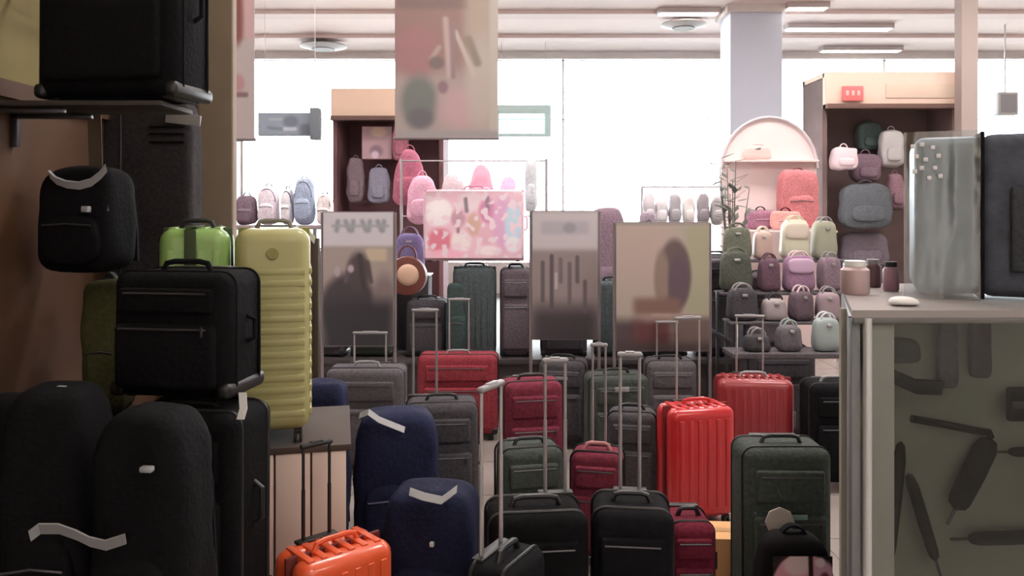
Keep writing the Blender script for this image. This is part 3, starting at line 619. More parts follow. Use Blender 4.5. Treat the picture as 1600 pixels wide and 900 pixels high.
# left poster: pale header with grey lettering strokes, picture below
sh = [('r', 503, 330, 617, 386, (204, 200, 206), 4), ('r', 503, 386, 617, 500, (160, 148, 142), 6)]
for i, x in enumerate((528, 540, 552, 566, 578, 590, 600)): sh += [('l', x, 346, x+(6 if i % 2 else -2), 360, 7, (150, 153, 162), 3)]
sh += [('l', 520, 353, 606, 353, 4, (160, 164, 170), 3), ('r', 572, 388, 604, 408, (190, 176, 154), 4)]
sh += [('e', 545, 480, 44, 52, (72, 66, 70), 0.2), ('e', 560, 425, 18, 30, (80, 72, 74), 0.3), ('l', 562, 400, 568, 450, 7, (70, 62, 66), 3), ('l', 574, 410, 580, 440, 6, (84, 76, 76), 3), ('l', 548, 412, 540, 440, 6, (96, 84, 92), 3), ('e', 548, 420, 5, 6, (176, 164, 172), 0.4), ('e', 527, 424, 5, 8, (170, 158, 166), 0.4), ('e', 600, 470, 18, 40, (126, 112, 112), 0.4), ('r', 503, 470, 617, 560, (58, 56, 60), 16)]
poster('poster stand with pale lettered header above a dark figure picture, left one', (505, 332, 614, 540), 5.7, (150, 142, 142), sh, gm)
# middle poster
sh = [('r', 828, 330, 936, 392, (190, 184, 188), 6), ('r', 846, 346, 920, 366, (172, 168, 176), 5), ('e', 890, 356, 10, 8, (152, 148, 158), 0.4), ('r', 828, 392, 936, 560, (140, 128, 128), 10), ('r', 828, 480, 936, 560, (66, 60, 64), 22)]
for x, y0, y1, c in ((848, 410, 470, (96, 88, 90)), (862, 400, 480, (88, 80, 84)), (876, 405, 440, (110, 100, 102)), (890, 412, 476, (104, 96, 98)), (902, 402, 440, (98, 90, 94)), (914, 440, 486, (98, 90, 94))): sh.append(('l', x, y0, x, y1, 6, c, 2))
sh.append(('l', 869, 428, 869, 450, 4, (178, 166, 168), 2))
poster('poster stand with pale header above dark vertical bars, middle one', (832, 330, 934, 530), 5.75, (150, 140, 140), sh, gm)
# right beige poster with dark arch and reddish foot
sh = [('e', 1000, 390, 50, 60, (176, 160, 152), 0.5), ('r', 1072, 352, 1112, 490, (160, 158, 136), 8), ('e', 1054, 430, 26, 56, (104, 90, 90), 0.15), ('e', 1034, 436, 12, 44, (138, 122, 112), 0.3), ('e', 1060, 440, 16, 40, (98, 84, 94), 0.3), ('r', 990, 466, 1064, 492, (124, 98, 90), 8), ('l', 1020, 493, 1076, 493, 5, (172, 150, 144), 2),
      ('r', 950, 500, 1000, 560, (84, 72, 74), 12), ('r', 990, 500, 1050, 560, (98, 62, 64), 12), ('r', 1050, 496, 1112, 560, (108, 92, 88), 8), ('r', 950, 536, 1120, 570, (72, 62, 62), 10), ('r', 962, 346, 1112, 352, (150, 142, 138), 3)]
poster('wide beige poster stand showing a dark arch shape, reddish at its foot', (963, 348, 1108, 548), 5.6, (170, 160, 150), sh, gm)
# pink printed suitcase resting above
Yp = 6.42
def pc(px, py): return (px, py)
sh = [('e', 684, 340, 22, 22, (252, 246, 250), 0.3), ('e', 686, 386, 20, 20, (214, 128, 146), 0.3), ('e', 716, 350, 12, 14, (200, 160, 176), 0.3), ('e', 738, 322, 22, 16, (236, 214, 222), 0.3), ('e', 764, 338, 14, 20, (206, 140, 176), 0.3), ('e', 720, 388, 16, 18, (250, 236, 238), 0.3), ('e', 742, 360, 12, 18, (210, 176, 164), 0.3), ('e', 764, 378, 14, 18, (226, 184, 200), 0.3), ('e', 790, 358, 18, 44, (220, 176, 208), 0.3), ('e', 806, 360, 14, 36, (200, 220, 236), 0.3), ('e', 806, 392, 12, 12, (244, 244, 252), 0.3), ('e', 766, 402, 18, 8, (250, 232, 238), 0.4), ('e', 700, 408, 30, 8, (242, 186, 206), 0.4), ('l', 728, 318, 730, 338, 6, (140, 126, 136), 2), ('l', 764, 316, 764, 336, 6, (150, 128, 146), 2), ('l', 716, 352, 716, 372, 5, (150, 120, 130), 2), ('n', 0.09, (236, 216, 226), 0.18, 5)]
t = suitcase('pink and white printed hard suitcase lying on the platform suitcases', (X(741, Yp), 6.40, Z(409, 6.29)), 0, 158*6.3/F, 0.22, Z(302, 6.29)-Z(415, 6.29), mat('pale pink shell', (240, 206, 220), 0.4), 'hard', rib='v', wheels=False, trim=mat('pink zip', (226, 160, 186), 0.5), hm=mat('pink zip', (226, 160, 186), 0.5))
print_sheet('printed_front', 150*6.3/F, 104*6.3/F, (662, 306, 820, 414), (232, 196, 210), sh, t, y=-0.121, z0=0.03, res=110, curve=0.0, gain=1.25)
# brown round bag with cream front and purple bag
t = thing('round_handbag', 'brown round handbag with a cream front disc on the low charcoal suitcase', 'handbag', (X(636, 6.35), 6.38, Z(464, 6.3)))
Rm = Matrix.Translation((0, 0, 0.16)) @ Matrix.Rotation(math.pi/2, 4, 'X')
b = newbm(); lathe(b, [(0.10, -0.06), (0.15, -0.05), (0.16, 0), (0.15, 0.05), (0.10, 0.06)], 24, M=Rm); obj('body', b, mat('brown leather', (112, 62, 52), 0.5), t)
b = newbm(); lathe(b, [(0.02, 0.085), (0.06, 0.08), (0.085, 0.066), (0.09, 0.055)], 20, M=Matrix.Translation((0.01, 0, 0.17)) @ Matrix.Rotation(math.pi/2, 4, 'X')); obj('front_disc', b, mat('cream leather', (222, 186, 160), 0.4), t)
b = newbm(); tube(b, [(0.07*math.cos(a), 0, 0.30+0.10*math.sin(a)) for a in [math.pi*k/10 for k in range(11)]], 0.008, 6); obj('handle', b, mat('brown leather', (112, 62, 52), 0.5), t)
handbag('blue-violet handbag behind the brown round handbag', (X(640, 6.75), 6.76, Z(430, 6.6)-0.0), 0, 0.26, 0.14, 0.34, fabric('violet fabric', (128, 120, 162)), mat('plum leather', (120, 92, 120), 0.5), top=0.08)
t = thing('display_box', 'grey display block holding the blue-violet handbag on the platform', 'box', (X(640, 6.75), 6.78, 0.45)); hh = Z(430, 6.6)-0.45
b = newbm(); box(b, (0, 0, hh/2), (0.34, 0.3, hh), 0.006); obj('body', b, dgrey, t); b = newbm(); box(b, (0, 0, hh-0.004), (0.36, 0.32, 0.012), 0.003); obj('top', b, gplast, t)
t.scale = (1, 1, 0.99)
softbag('backpack', 'tall mauve backpack between the middle poster and the beige poster', 'backpack', (X(948, 7.0), 7.0, 0.45), 0, 0.40, 0.24, Z(325, 7.0)-0.45, fabric('mauve fabric', (128, 110, 122)), 0.2, 4.5, seed=21, trim=dgrey)
softbag('backpack', 'dusty violet backpack behind the beige poster top', 'backpack', (X(1012, 7.1), 7.12, 0.45), 0, 0.24, 0.2, Z(332, 7.0)-0.45, fabric('dusty violet fabric', (140, 128, 138)), 0.3, 4.5, seed=22, trim=dgrey)
softbag('backpack', 'dim teal backpack on the platform below the pink printed case', 'backpack', (X(712, 6.14), 6.22, 0.455), 0, 0.17, 0.09, Z(446, 6.1)-0.45, fabric('dim teal fabric', (60, 74, 73)), 0.1, 4.5, seed=23, trim=char)

# tall rack with pink bags behind the pink printed case
t = thing('wire_rack', 'tall pale wire rack on which the pink bags hang', 'rack', (X(740, 7.9), 7.95, 0))
for s in (-1, 1):
    b = newbm(); tube(b, [(s*0.72, 0, 0.03), (s*0.72, 0, 2.12)], 0.014, 8); obj('post', b, rodgrey, t)
    b = newbm(); box(b, (s*0.72, 0, 0.015), (0.05, 0.4, 0.03), 0.005); obj('foot', b, rodgrey, t)
for zz in (1.55, 2.10):
    b = newbm(); tube(b, [(-0.72, 0, zz), (0.72, 0, zz)], 0.009, 6); obj('bar', b, rodgrey, t)
pk = [fabric('pink fabric', (232, 166, 186)), fabric('rose fabric', (160, 98, 116)), fabric('pale pink fabric', (250, 206, 222)), fabric('lilac fabric', (214, 176, 212)), fabric('ice blue fabric', (206, 222, 232))]
def hang(label, px, py0, py1, wpx, Y, m, tp=0.5, cat='bag', n=3.0):
    z1 = Z(py0, Y); z0 = Z(py1, Y); w_ = wpx*Y/F
    t = thing('hanging_bag', label, cat, (X(px, Y), Y, z0))
    b = newbm(); soft(b, (0, 0, (z1-z0)*0.46), (w_, 0.14, (z1-z0)*0.92), n, 10, tp, 0.015, px*0.1); obj('body', b, m, t)
    b = newbm(); tube(b, [(w_*0.12*math.cos(a), 0, (z1-z0)*(0.88)+0.07*math.sin(a)) for a in [math.pi*k/8 for k in range(9)]], 0.006, 6); obj('handle', b, m, t)
    b = newbm(); soft(b, (0, -0.07, (z1-z0)*0.3), (w_*0.6, 0.05, (z1-z0)*0.34), 3.4, 7); obj('pocket', b, m, t)
    return t
hang('deep rose pointed bag hanging left above the posters', 640, 226, 322, 66, 8.1, pk[1], 0.55)
hang('bright pink bag hanging left of the pink printed suitcase', 660, 268, 350, 58, 7.85, pk[0], 0.35)
hang('pale pink bag hanging above the left half of the printed suitcase', 708, 266, 332, 46, 7.8, pk[2], 0.4)
hang('pink pointed bag hanging above the middle of the printed suitcase', 752, 250, 330, 56, 7.8, mat('bright pink nylon', (250, 186, 210), 0.6), 0.6)
hang('lilac bag hanging above the right half of the printed suitcase', 794, 270, 340, 40, 7.8, pk[3], 0.5)
hang('ice blue narrow bag hanging by the right rack post', 830, 240, 330, 20, 7.85, pk[4], 0.1, n=5)

# hanging banners
def banner(label, rect, Y, base, shapes, zt):
    x0, y0, x1, y1 = rect; w_ = (x1-x0)*Y/F; zb = Z(y1, Y); ytop = HY-(zt-CZ)*F/Y
    t = thing('banner', label, 'banner', (X((x0+x1)/2, Y), Y, 0))
    b = newbm(); box(b, (0, 0.006, (zt+zb)/2), (w_, 0.008, zt-zb)); obj('cloth', b, mat('banner backing', (176, 164, 160), 0.8), t)
    print_sheet('printed_sheet', w_, zt-zb, (x0, ytop, x1, y1), base, shapes, t, y=0.0, z0=zb, res=70)
    for zz in (zt, zb):
        b = newbm(); tube(b, [(-w_/2-0.01, 0.006, zz), (w_/2+0.01, 0.006, zz)], 0.012, 8); obj('rod', b, gm, t)
    for s in (-1, 1):
        b = newbm(); tube(b, [(s*w_*0.4, 0.006, zt), (s*w_*0.4, 0.006, ZC)], 0.003, 5); obj('cord', b, gm, t)
sh = [('r', 600, -200, 730, 110, (150, 124, 120), 20), ('e', 650, 80, 36, 40, (160, 122, 124), 0.4), ('r', 620, -120, 732, 14, (132, 114, 110), 5), ('r', 728, -200, 800, 60, (170, 156, 144), 12),
      ('e', 655, 160, 28, 42, (120, 124, 120), 0.3), ('e', 657, 184, 20, 16, (112, 108, 114), 0.4), ('e', 720, 170, 34, 34, (186, 158, 160), 0.5), ('e', 752, 130, 24, 70, (182, 170, 164), 0.5),
      ('l', 696, 30, 702, 118, 9, (182, 162, 160), 3), ('l', 686, 74, 674, 92, 7, (174, 158, 150), 3), ('l', 712, 50, 740, 116, 7, (188, 176, 168), 2), ('l', 708, 40, 708, 120, 7, (146, 128, 130), 2), ('l', 732, 62, 746, 98, 12, (142, 132, 120), 4), ('e', 682, 98, 12, 10, (126, 112, 110), 0.3), ('e', 692, 136, 8, 10, (142, 118, 126), 0.4), ('r', 765, -200, 800, 230, (184, 176, 168), 4), ('r', 600, 204, 800, 240, (160, 154, 154), 4)]
banner('large mauve-grey printed banner hanging from the ceiling left of centre', (617, 0, 778, 216), 6.0, (168, 154, 150), sh, 3.55)
sh = [('r', 360, -200, 382, 60, (140, 96, 90), 8), ('e', 370, 30, 12, 40, (130, 84, 80), 0.3), ('r', 380, -200, 400, 60, (196, 164, 166), 6), ('e', 372, 130, 10, 14, (176, 136, 138), 0.4), ('l', 360, 148, 384, 148, 8, (130, 104, 108), 2)]
banner('narrow reddish grey banner hanging right beside the beige pillar', (345, 0, 397, 218), 5.2, (184, 172, 172), sh, 3.2)

# ================================================================ RIGHT MIDDLE: table of handbags
t = thing('display_table', 'grey display table under the heap of handbags left of the counter', 'table', (X(1225, 5.35), 5.25, 0))
tz = 0.86
b = newbm(); box(b, (0.02, 0.6, tz-0.02), (1.0, 0.62, 0.03), 0.004); obj('top', b, dgrey, t)
for sx in (-1, 1):
    for sy in (-1, 1):
        b = newbm(); box(b, (0.02+sx*0.45, 0.6+sy*0.26, (tz-0.035)/2), (0.04, 0.04, tz-0.035), 0.003); obj('leg', b, dmetal, t)
def hb(label, px, py, Y, wpx, hpx, m, hm, top=0.07, flap=None, z=None):
    zz = Z(py+hpx/2, Y) if z is None else z
    return handbag(label, (X(px, Y), Y, zz), D(random.uniform(-12, 12)), wpx*Y/F, 0.13, hpx*Y/F, m, hm, top=top, flap=flap)
G = 'small handbags heaped left of the counter'
pur = fabric('purple fabric', (136, 108, 130)); lim2 = mat('pale lime leather', (214, 214, 190), 0.5); olv = fabric('haze-paled olive fabric', (98, 102, 90)); pnkw = mat('pinkish white leather', (226, 204, 210), 0.5)  # olive, lime and purple paled: distance haze mixed into the colours
cream = mat('cream leather bag', (232, 222, 206), 0.5); tealg = mat('pale teal grey leather', (160, 174, 172), 0.4); wine = fabric('dusky wine fabric', (96, 74, 86))
# stepped riser shelf: three tiers behind the table front
t = thing('tiered_shelf', 'grey tiered shelf displaying the handbags left of the counter', 'shelf', (X(1222, 6.0), 6.0, 0))
tiers = [(5.62, 0.90), (5.86, 1.10), (6.10, 1.34)]
tiers = [(5.62, Z(500, 5.62)), (5.86, Z(455, 5.86)), (6.12, Z(405, 6.12))]
for (yy, zz) in tiers:
    b = newbm(); box(b, (0, yy-6.0, zz-0.01), (1.04, 0.22, 0.016), 0.003); obj('board', b, dgrey, t)
for s in (-1, 1):
    b = newbm(); box(b, (s*0.52, -0.12, 0.70), (0.02, 0.76, 0.03), 0.002); 
    for (yy, zz) in tiers: box(b, (s*0.52, yy-6.0, zz/2), (0.02, 0.03, zz), 0.002)
    obj('side_frame', b, dmetal, t)
def ontier(k, label, px, wpx, hpx, m, hm, top=0.05, flap=None):
    yy, zz = tiers[k]; handbag(label, (X(px, yy-0.02), yy-0.01, zz), D(random.uniform(-8, 8)), wpx*yy/F, 0.14, hpx*yy/F, m, hm, top=top, flap=flap, group=None)
ontier(2, 'haze-paled olive handbag, leftmost on the top tier of the shelf', 1152, 46, 50, olv, olv)
ontier(2, 'small salmon and cream handbag second on the top tier of the shelf', 1192, 30, 44, mat('salmon leather', (204, 178, 168), 0.5), cream)
ontier(2, 'pale lime handbag with white flap on the top tier, towards the right', 1242, 46, 62, lim2, lim2, flap=cream)
ontier(2, 'yellow-green handbag at the right end of the top tier', 1288, 38, 60, mat('soft yellow green leather', (166, 168, 148), 0.5), gplast)
ontier(1, 'dark olive fabric handbag at the left of the middle tier', 1150, 52, 62, fabric('deep olive fabric', (78, 82, 74)), olv)
ontier(1, 'dusky wine handbag on the middle tier next to the purple one', 1202, 34, 52, wine, wine)
ontier(1, 'bright purple and white handbag in the middle of the shelf', 1248, 50, 56, pur, pnkw, flap=mat('lilac white leather', (206, 176, 204), 0.5))
ontier(1, 'grey mauve handbag at the right end of the middle tier', 1296, 34, 54, fabric('grey mauve fabric', (120, 104, 114)), gplast)
ontier(0, 'charcoal handbag with white clasp, left on the lowest tier', 1160, 50, 50, char, gplast)
ontier(0, 'pale grey handbag, second on the lowest tier', 1210, 40, 34, mat('pale grey leather', (164, 154, 156), 0.5), char)
ontier(0, 'dark mauve handbag, third on the lowest tier', 1252, 36, 46, fabric('dark mauve fabric', (92, 80, 88)), pnkw)
ontier(0, 'pinkish grey handbag at the right end of the lowest tier', 1294, 38, 44, mat('pinkish grey leather', (158, 138, 146), 0.5), gplast)
# on the low table in front
for px, hpx, wpx, m, hm, lab in ((1182, 26, 44, char, gplast, 'flat charcoal handbag at the left of the grey display table'), (1232, 40, 40, fabric('smoke fabric', (96, 92, 98)), tealg, 'smoke grey handbag in the middle of the grey display table'), (1290, 52, 44, tealg, mat('white leather', (220, 226, 226), 0.5), 'pale teal grey glossy handbag on the display table by the counter')):
    Y = 5.36 if False else 5.72
    handbag(lab, (X(px, 5.4), 5.40 if False else 5.42, 0), 0, 0.2, 0.12, 0.2, m, hm) if False else None
    hpz = hpx*5.2/F
    handbag(lab, (X(px, 5.25), 5.25, 0.0), D(4), wpx*5.2/F, 0.12, hpz, m, hm, top=0.05).location.z = Z(548, 5.25)
t = bpy.data.objects['display_table']; t.location = (X(1236, 5.25), 5.27-0.6, 0); 
for ch in t.children:
    if ch.name.startswith('top'): ch.scale = (0.86, 0.42, 1); ch.location = (0, 0.6*(1-0.42), Z(548, 5.25)-tz+0.003)
    else:
        ch.scale = (0.8, 0.3, (Z(548, 5.25)-0.03)/(tz-0.035)); ch.location = (0, 0.6*(1-0.3), 0)

# ================================================================ FAR: shops and things before the windows
def shop(label, rect, fasc, Y, depth, name='shop_unit', fc=(240, 214, 196), bc=(120, 96, 94)):
    x0, y0, x1, y1 = rect; xl, xr = X(x0, Y), X(x1, Y); zt = Z(y0, Y); zf = Z(fasc, Y); zb = 0
    t = thing(name, label, 'shop', ((xl+xr)/2, Y, 0)); w_ = xr-xl
    fm = mat('fascia %d' % x0, fc, 0.7); bm_ = mat('shop back %d' % x0, bc, 0.8, rgb2=tuple(int(c*0.8) for c in bc), nscale=2)
    b = newbm(); box(b, (0, 0.05, (zt+zf)/2), (w_, 0.1, zt-zf), 0.006); obj('fascia', b, fm, t)
    b = newbm(); box(b, (0, depth, zt/2), (w_, 0.06, zt)); obj('back_wall', b, bm_, t)
    for s in (-1, 1):
        b = newbm(); box(b, (s*(w_/2-0.032), depth/2+0.06, (zt-0.07)/2), (0.06, depth-0.1, zt-0.07)); obj('side_wall', b, bm_, t)
    b = newbm(); box(b, (0, depth/2+0.05, zt-0.03), (w_, depth, 0.06)); obj('roof', b, fm, t)
    b = newbm(); box(b, (0, 0.02, zf+0.03), (w_, 0.14, 0.06), 0.004); obj('lintel', b, mat('lintel brown', (110, 84, 76), 0.7), t)
    return t, w_, xl, xr
sR, wR, xl, xr = shop('open shop unit with beige fascia and red sign at right behind the column', (1290, 112, 1503, 440), 170, 10.0, 0.75, bc=(122, 100, 98))
t = thing('shop_sign', 'small red sign mounted on the beige fascia at right', 'sign', (X(1330, 10), 9.96, Z(147, 10)))
b = newbm(); box(b, (0, 0, 0), (0.27, 0.03, 0.19), 0.02); obj('panel', b, mat('sign red', (222, 116, 116), 0.5), t)
b = newbm(); 
for dx in (-0.07, 0.0, 0.07): box(b, (dx, -0.017, 0.005), (0.035, 0.006, 0.06), 0.002)
obj('lettering', b, mat('sign pale pink', (244, 190, 186), 0.5), t)
b = newbm(); box(b, (X(1440, 10)-sR.location.x, -0.008, Z(142, 10)), (0.9, 0.012, 0.18), 0.004); obj('fascia_panel', b, mat('pale fascia panel', (226, 204, 184), 0.6), sR)
# goods in the right shop
def rgood(label, px, py, wpx, hpx, Y, m, name='hanging_bag', cat='bag', tp=0.1, n=4):
    w_ = wpx*Y/F; h_ = hpx*Y/F
    t = thing(name, label, cat, (X(px, Y), Y, Z(py+hpx/2, Y)))
    b = newbm(); soft(b, (0, 0, h_/2), (w_, 0.2, h_), n, 10, tp, 0.02, px); obj('body', b, m, t)
    b = newbm(); tube(b, [(w_*0.15*math.cos(a), 0, h_*0.97+0.06*math.sin(a)) for a in [math.pi*k/8 for k in range(9)]], 0.008, 6); obj('handle', b, m, t)
    b = newbm(); soft(b, (0, -0.1, h_*0.33), (w_*0.6, 0.06, h_*0.36), 3.6, 7); obj('pocket', b, m, t)
sgr = fabric('sea green dark fabric', (78, 92, 90)); plum = fabric('plum fabric', (108, 90, 100))
rgood('dark sea-green small bag hanging highest in the right shop', 1357, 214, 40, 44, 10.55, sgr)
rgood('square pinkish white bag hanging in the right shop opening, left side', 1318, 248, 40, 34, 10.05, mat('pinkish white bag', (232, 210, 216), 0.6), n=6)
rgood('pale grey rounded bag hanging in the right shop beside the wrapped suitcase', 1392, 232, 38, 58, 10.3, mat('pale grey bag', (186, 182, 182), 0.6))
rgood('plum bag hanging just under the sea-green one in the right shop', 1352, 262, 48, 44, 10.3, plum)
rgood('large dark slate bag in the middle of the right shop opening', 1352, 322, 84, 70, 10.15, fabric('dark slate bag', (84, 88, 92)))
rgood('dark mauve bag low in the right shop behind the counter jars', 1350, 390, 76, 54, 10.42, fabric('dark mauve bag', (104, 96, 104)))
rgood('wine coloured bag at right of the large slate bag', 1398, 300, 26, 56, 10.3, fabric('wine bag', (120, 94, 102)))
# reddish items and tall pink display stand
pst = mat('pale pink stand', (240, 222, 220), 0.6)
t = thing('display_stand', 'pale pink arched display stand below the pale blue column', 'stand', (X(1206, 9.0), 9.1, 0))
b = newbm(); w_ = 150*9/F
prof = [(-w_/2, 0)]+[(w_/2*math.cos(a), Z(262, 9)+ (Z(182, 9)-Z(262, 9))*math.sin(a)) for a in [math.pi-math.pi*k/16 for k in range(17)]]+[(w_/2, 0)]
vs = [b.verts.new((x, 0, z)) for x, z in prof]; f = b.faces.new(vs); r = bmesh.ops.extrude_face_region(b, geom=[f]); bmesh.ops.translate(b, vec=(0, 0.08, 0), verts=[v for v in r['geom'] if isinstance(v, bmesh.types.BMVert)]); obj('arch_panel', b, pst, t)
b = newbm(); tube(b, [(x, -0.012, z) for x, z in prof[1:-1]], 0.02, 6); obj('arch_rim', b, mat('rim grey pink', (206, 196, 200), 0.6), t)
b = newbm(); box(b, (0, -0.07, Z(250, 9)-0.012), (w_*0.96, 0.14, 0.024), 0.004); obj('shelf', b, pst, t)
t = thing('display_shelf', 'pale pink low shelf in front of the arched stand', 'shelf', (X(1206, 9.0), 8.72, 0)); zz = Z(358, 9)
b = newbm(); box(b, (0, 0, zz-0.015), (w_*0.96, 0.55, 0.024), 0.004); obj('board', b, pst, t)
for s_ in (-1, 1):
    b = newbm(); box(b, (s_*w_*0.46, 0, (zz-0.03)/2), (0.03, 0.5, zz-0.03), 0.003); obj('side_panel', b, pst, t)
softbag('backpack', 'haze-paled red rounded backpack on the pale pink stand', 'backpack', (X(1246, 8.8), 8.8, Z(358, 9)), 0, 62*8.8/F, 0.24, Z(266, 8.8)-Z(358, 9), fabric('haze-paled red backpack', (176, 110, 114)), 0.06, 4.5, seed=31, trim=maroon, pocket=True)  # red paled to carry distance haze in its colour
softbag('backpack', 'low rose-purple bag left of the haze-paled red backpack', 'bag', (X(1188, 8.8), 8.8, Z(358, 9)), 0, 44*8.8/F, 0.2, (358-328)*8.8/F, fabric('rose purple fabric', (144, 104, 122)), 0.0, 5, seed=32, straps=False)
softbag('backpack', 'small coral bag in front of the haze-paled red backpack', 'bag', (X(1226, 8.62), 8.60, Z(358, 9)), 0, 44*8.8/F, 0.12, (358-330)*8.8/F, fabric('coral fabric', (206, 150, 144)), 0.0, 5, seed=33, straps=False)
handbag('pale salmon handbag on the little upper shelf of the pink stand', (X(1186, 8.95), 9.02, Z(250, 9)+0.002), 0, 46*9/F, 0.08, 22*9/F, mat('pale salmon leather', (232, 206, 198), 0.6), pst, top=0.03)
# leafy plant in grey light + clothes rail
t = thing('potted_plant', 'tall sparse grey-green plant in front of the bright windows at centre right', 'plant', (X(1146, 7.8), 7.85, 0))
b = newbm(); lathe(b, [(0.14, 0), (0.19, 0.32), (0.20, 0.34), (0.17, 0.34), (0.16, 0.30)], 16); obj('pot', b, gplast, t)
lm = mat('grey green leaf', (116, 118, 112), 0.6); b = newbm(); rnd = random.Random(3); bb = newbm()
for k in range(9):
    a = rnd.uniform(0, 6.28); tip = Vector((0.22*math.cos(a)*rnd.uniform(.2, 1), 0.2*math.sin(a), rnd.uniform(1.75, 2.15)))
    P = [Vector((0, 0, 0.3)), Vector((tip.x*0.3, tip.y*0.3, tip.z*0.55)), tip]; tube(bb, P, [0.012, 0.009, 0.004], 6)
    for j in range(9):
        f_ = 0.55+0.45*j/8; p = P[1].lerp(tip, (f_-0.5)*2) if f_ > .5 else P[0]; a2 = rnd.uniform(0, 6.28); L = rnd.uniform(0.09, 0.16)
        dv = Vector((math.cos(a2), math.sin(a2)*0.6, rnd.uniform(-0.2, 0.7))).normalized(); sd = dv.cross(Vector((0, 0, 1))).normalized()*0.028
        q = [p, p+dv*L*0.5+sd, p+dv*L, p+dv*L*0.5-sd]; off = Vector((0, 0, 0.004))
        v1 = [b.verts.new(x) for x in q]; v2 = [b.verts.new(x-off) for x in q]
        b.faces.new(v1); b.faces.new(v2[::-1])
        for i in range(4): b.faces.new((v1[i], v2[i], v2[(i+1) % 4], v1[(i+1) % 4]))
obj('stem', bb, lm, t); o = obj('foliage', b, lm, t, False); o['kind'] = 'stuff'
t = thing('bag_rail', 'thin white metal rail of pale goods left of the tall plant', 'rack', (X(1068, 8.6), 8.6, 0)); wr_ = 130*8.6/F
for s in (-1, 1):
    b = newbm(); tube(b, [(s*wr_/2, 0, 0.02), (s*wr_/2, 0, Z(292, 8.6))], 0.012, 8); obj('post', b, rodgrey, t)
    b = newbm(); box(b, (s*wr_/2, 0, 0.015), (0.05, 0.45, 0.03), 0.004); obj('foot', b, rodgrey, t)
b = newbm(); tube(b, [(-wr_/2, 0, Z(292, 8.6)), (wr_/2, 0, Z(292, 8.6))], 0.01, 8); obj('bar', b, rodgrey, t)
for i, (px, c, lab) in enumerate(((1014, (206, 200, 206), 'pale lilac pouch first from the left on the white rail'), (1034, (232, 228, 232), 'white pouch second from the left on the white rail'), (1054, (176, 172, 178), 'grey pouch third from the left on the white rail'), (1076, (236, 232, 230), 'bright white pouch fourth from the left on the white rail'), (1098, (158, 152, 158), 'mid grey pouch second from the right on the white rail'), (1120, (190, 186, 188), 'light grey pouch at the right end of the white rail'))):
    hang(lab, px, 298+3*(i % 2), 352, 21, 8.5, mat('pouch %d' % i, c, 0.6), 0.15)
# left far group
shop('distant shop niche with peach fascia and dark red interior at left', (517, 138, 692, 330), 188, 11.2, 1.0, fc=(244, 214, 190), bc=(122, 84, 88))
def picture(label, rect, Y, base, shapes, fr):
    x0, y0, x1, y1 = rect; w_ = (x1-x0)*Y/F; h_ = (y1-y0)*Y/F
    t = thing('picture_panel', label, 'picture', (X((x0+x1)/2, Y), Y, Z(y1, Y)))
    b = newbm(); box(b, (0, 0.02, h_/2), (w_+0.03, 0.03, h_+0.03), 0.004); obj('frame', b, fr, t)
    print_sheet('printed_sheet', w_, h_, rect, base, shapes, t, y=0.0, z0=0, res=36)
frm = mat('dark red frame', (120, 80, 86), 0.6)
picture('pale pink framed picture inside the distant left shop niche', (566, 198, 612, 248), 11.6, (204, 170, 176), [('e', 588, 236, 10, 9, (160, 132, 142), 0.4), ('e', 586, 242, 6, 6, (236, 214, 226), 0.4), ('e', 592, 206, 12, 8, (230, 204, 180), 0.4)], frm)
for px, py, wp, hp_, c, lab in ((556, 282, 28, 70, (112, 98, 104), 'grey plum bag standing low at left in the distant niche'), (592, 290, 34, 56, (126, 124, 138), 'slate blue bag next to the grey plum one in the distant niche'), (626, 222, 26, 60, (150, 96, 108), 'dark rose bag hanging at right in the distant niche')):
    rgood(lab, px, py, wp, hp_, 11.5, fabric('niche bag %d' % px, c))
# dark hanging shop sign, with a dark box at its right end
t = thing('hanging_sign', 'slate grey rectangular sign hanging before the bright left windows', 'sign', (X(452, 9.5), 9.5, Z(212, 9.5)))
w_ = 98*9.5/F; h_ = 36*9.5/F
b = newbm(); box(b, (0, 0.03, h_/2), (w_, 0.05, h_), 0.006); obj('board', b, mat('slate sign', (132, 140, 150), 0.6), t)
print_sheet('printed_face', w_*0.98, h_*0.94, (404, 176, 502, 212), (138, 148, 158), [('e', 455, 190, 12, 10, (112, 118, 130), 0.4), ('l', 446, 202, 462, 202, 6, (184, 188, 196), 2), ('l', 420, 200, 440, 202, 5, (118, 126, 136), 2), ('r', 470, 194, 502, 214, (106, 112, 120), 5), ('l', 422, 186, 440, 186, 4, (158, 166, 176), 2)], t, y=0.002, z0=h_*0.03, res=60)
b = newbm(); box(b, (w_/2-0.06, 0.0, h_/2-0.0), (0.11, 0.14, h_+0.10), 0.008); obj('end_box', b, mat('dark end box', (104, 110, 116), 0.6), t)
for s in (-1, 1):
    b = newbm(); tube(b, [(s*w_*0.4, 0.03, h_-0.01), (s*w_*0.4, 0.03, ZC-Z(212, 9.5))], 0.004, 5); obj('cord', b, rodgrey, t)
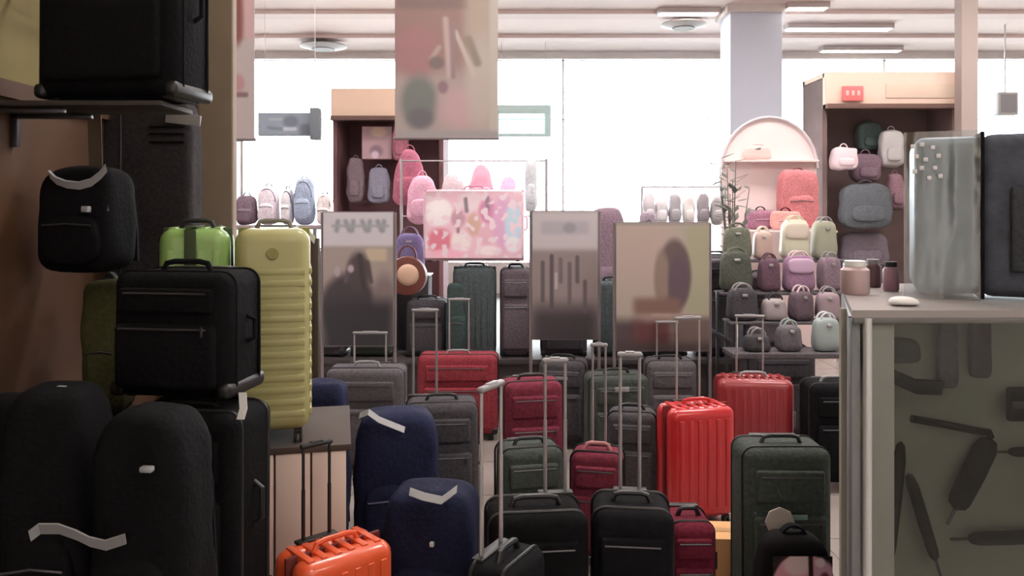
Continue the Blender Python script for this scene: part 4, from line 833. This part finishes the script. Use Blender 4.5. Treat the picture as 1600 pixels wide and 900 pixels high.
# goods on a far table at left
t = thing('far_table', 'pale table carrying the grey and plum bags behind the lime suitcase', 'table', (X(445, 8.2), 8.2, 0)); zt = Z(352, 8.1)
b = newbm(); box(b, (0, 0, zt-0.02), (1.05, 0.6, 0.04), 0.004); obj('top', b, mat('dim plum table top', (150, 136, 140), 0.6), t)
for sx in (-1, 1):
    for sy in (-1, 1):
        b = newbm(); box(b, (sx*0.48, sy*0.26, (zt-0.04)/2), (0.04, 0.04, zt-0.04), 0.003); obj('leg', b, rodgrey, t)
for px, py0, wp, c, lab in ((386, 306, 34, (104, 88, 98), 'dark plum bag on the pale table nearest the beige pillar'), (420, 292, 34, (206, 194, 204), 'pale lilac bag second from the pillar on the pale table'), (450, 296, 20, (222, 218, 228), 'white small bag in the middle of the pale table'), (476, 280, 34, (150, 162, 182), 'grey-blue tall bag on the pale table'), (508, 304, 26, (226, 206, 202), 'pale peach bag at the right end of the pale table')):
    yy = 8.1; softbag('shoulder_bag', lab, 'bag', (X(px, yy), yy, zt), 0, wp*yy/F, 0.2, (352-py0)*yy/F, fabric('table bag %d' % px, c), 0.2, 3.6, seed=px, straps=False)
b = newbm(); strap(b, [at(470, 372, 3.3), at(482, 364, 3.28), at(492, 376, 3.3)], 0.03, 0.003, (0.3, -0.3, 1)); tag(obj('paper_tag', b, wh), 'small white paper tag by the lime suitcase top right', 'tag')
# dark wardrobe trolley edge by lime suitcase
t = thing('display_post', 'brownish dark upright post behind the right edge of the lime suitcase', 'post', (X(492, 4.5), 4.5, 0))
b = newbm(); box(b, (0, 0, Z(372, 4.5)/2), (0.05, 0.05, Z(372, 4.5)), 0.004); obj('upright', b, mat('dark brown post', (72, 62, 48), 0.6), t)
b = newbm(); box(b, (0, 0, 0.01), (0.2, 0.2, 0.02), 0.004); obj('base', b, plast, t)
b = newbm(); tube(b, [(0, 0, Z(372, 4.5)), (0, 0, Z(356, 4.5))], 0.012, 6); obj('cap', b, gplast, t)
# mint sign frame near the windows
t = thing('mint_sign', 'faint mint framed sign washed out before the bright windows', 'sign', (X(818, 14.5), 14.5, Z(214, 14.5)))
w_ = 86*14.5/F; h_ = 50*14.5/F; mn = mat('mint frame', (214, 246, 242), 0.5)
b = newbm(); box(b, (0, 0, h_-0.08), (w_, 0.08, 0.16), 0.01); box(b, (w_/2-0.06, 0, (h_-0.16)/2), (0.12, 0.08, h_-0.16)); box(b, (-w_/2+0.03, 0, (h_-0.16)/2), (0.06, 0.08, h_-0.16)); box(b, (-0.03, 0, 0.03), (w_-0.18, 0.08, 0.06)); obj('frame', b, mn, t)
b = newbm(); box(b, (0, 0.01, h_/2), (w_*0.94, 0.02, h_*0.94)); obj('panel', b, glassmat('mint pane', (225, 248, 248), 0.05), t)
for s in (-1, 1):
    b = newbm(); tube(b, [(s*w_*0.4, 0, h_-0.02), (s*w_*0.4, 0, ZC-Z(214, 14.5))], 0.006, 5); obj('cord', b, rodgrey, t)
# grey ceiling post at right
xg = X(1517, 9.6)
b = newbm(); box(b, (xg, 9.7, ZC/2), (0.20, 0.16, ZC), 0.006); struct('post_right', b, mat('grey brown post', (168, 154, 148), 0.7))
t = thing('wall_speaker', 'small light grey box on the bright wall at the right frame edge', 'speaker', (X(1588, 13), 13.3, Z(178, 13)))
b = newbm(); box(b, (0, 0, 0.2), (0.34, 0.2, 0.38), 0.02); obj('cabinet', b, mat('light grey cabinet', (190, 192, 192), 0.6), t)
b = newbm(); box(b, (0, -0.1, 0.2), (0.26, 0.012, 0.3), 0.004); obj('grille', b, gplast, t)
b = newbm(); tube(b, [(0, 0, 0.36), (0, 0, ZC-Z(178, 13))], 0.012, 6); obj('pole', b, rodgrey, t)
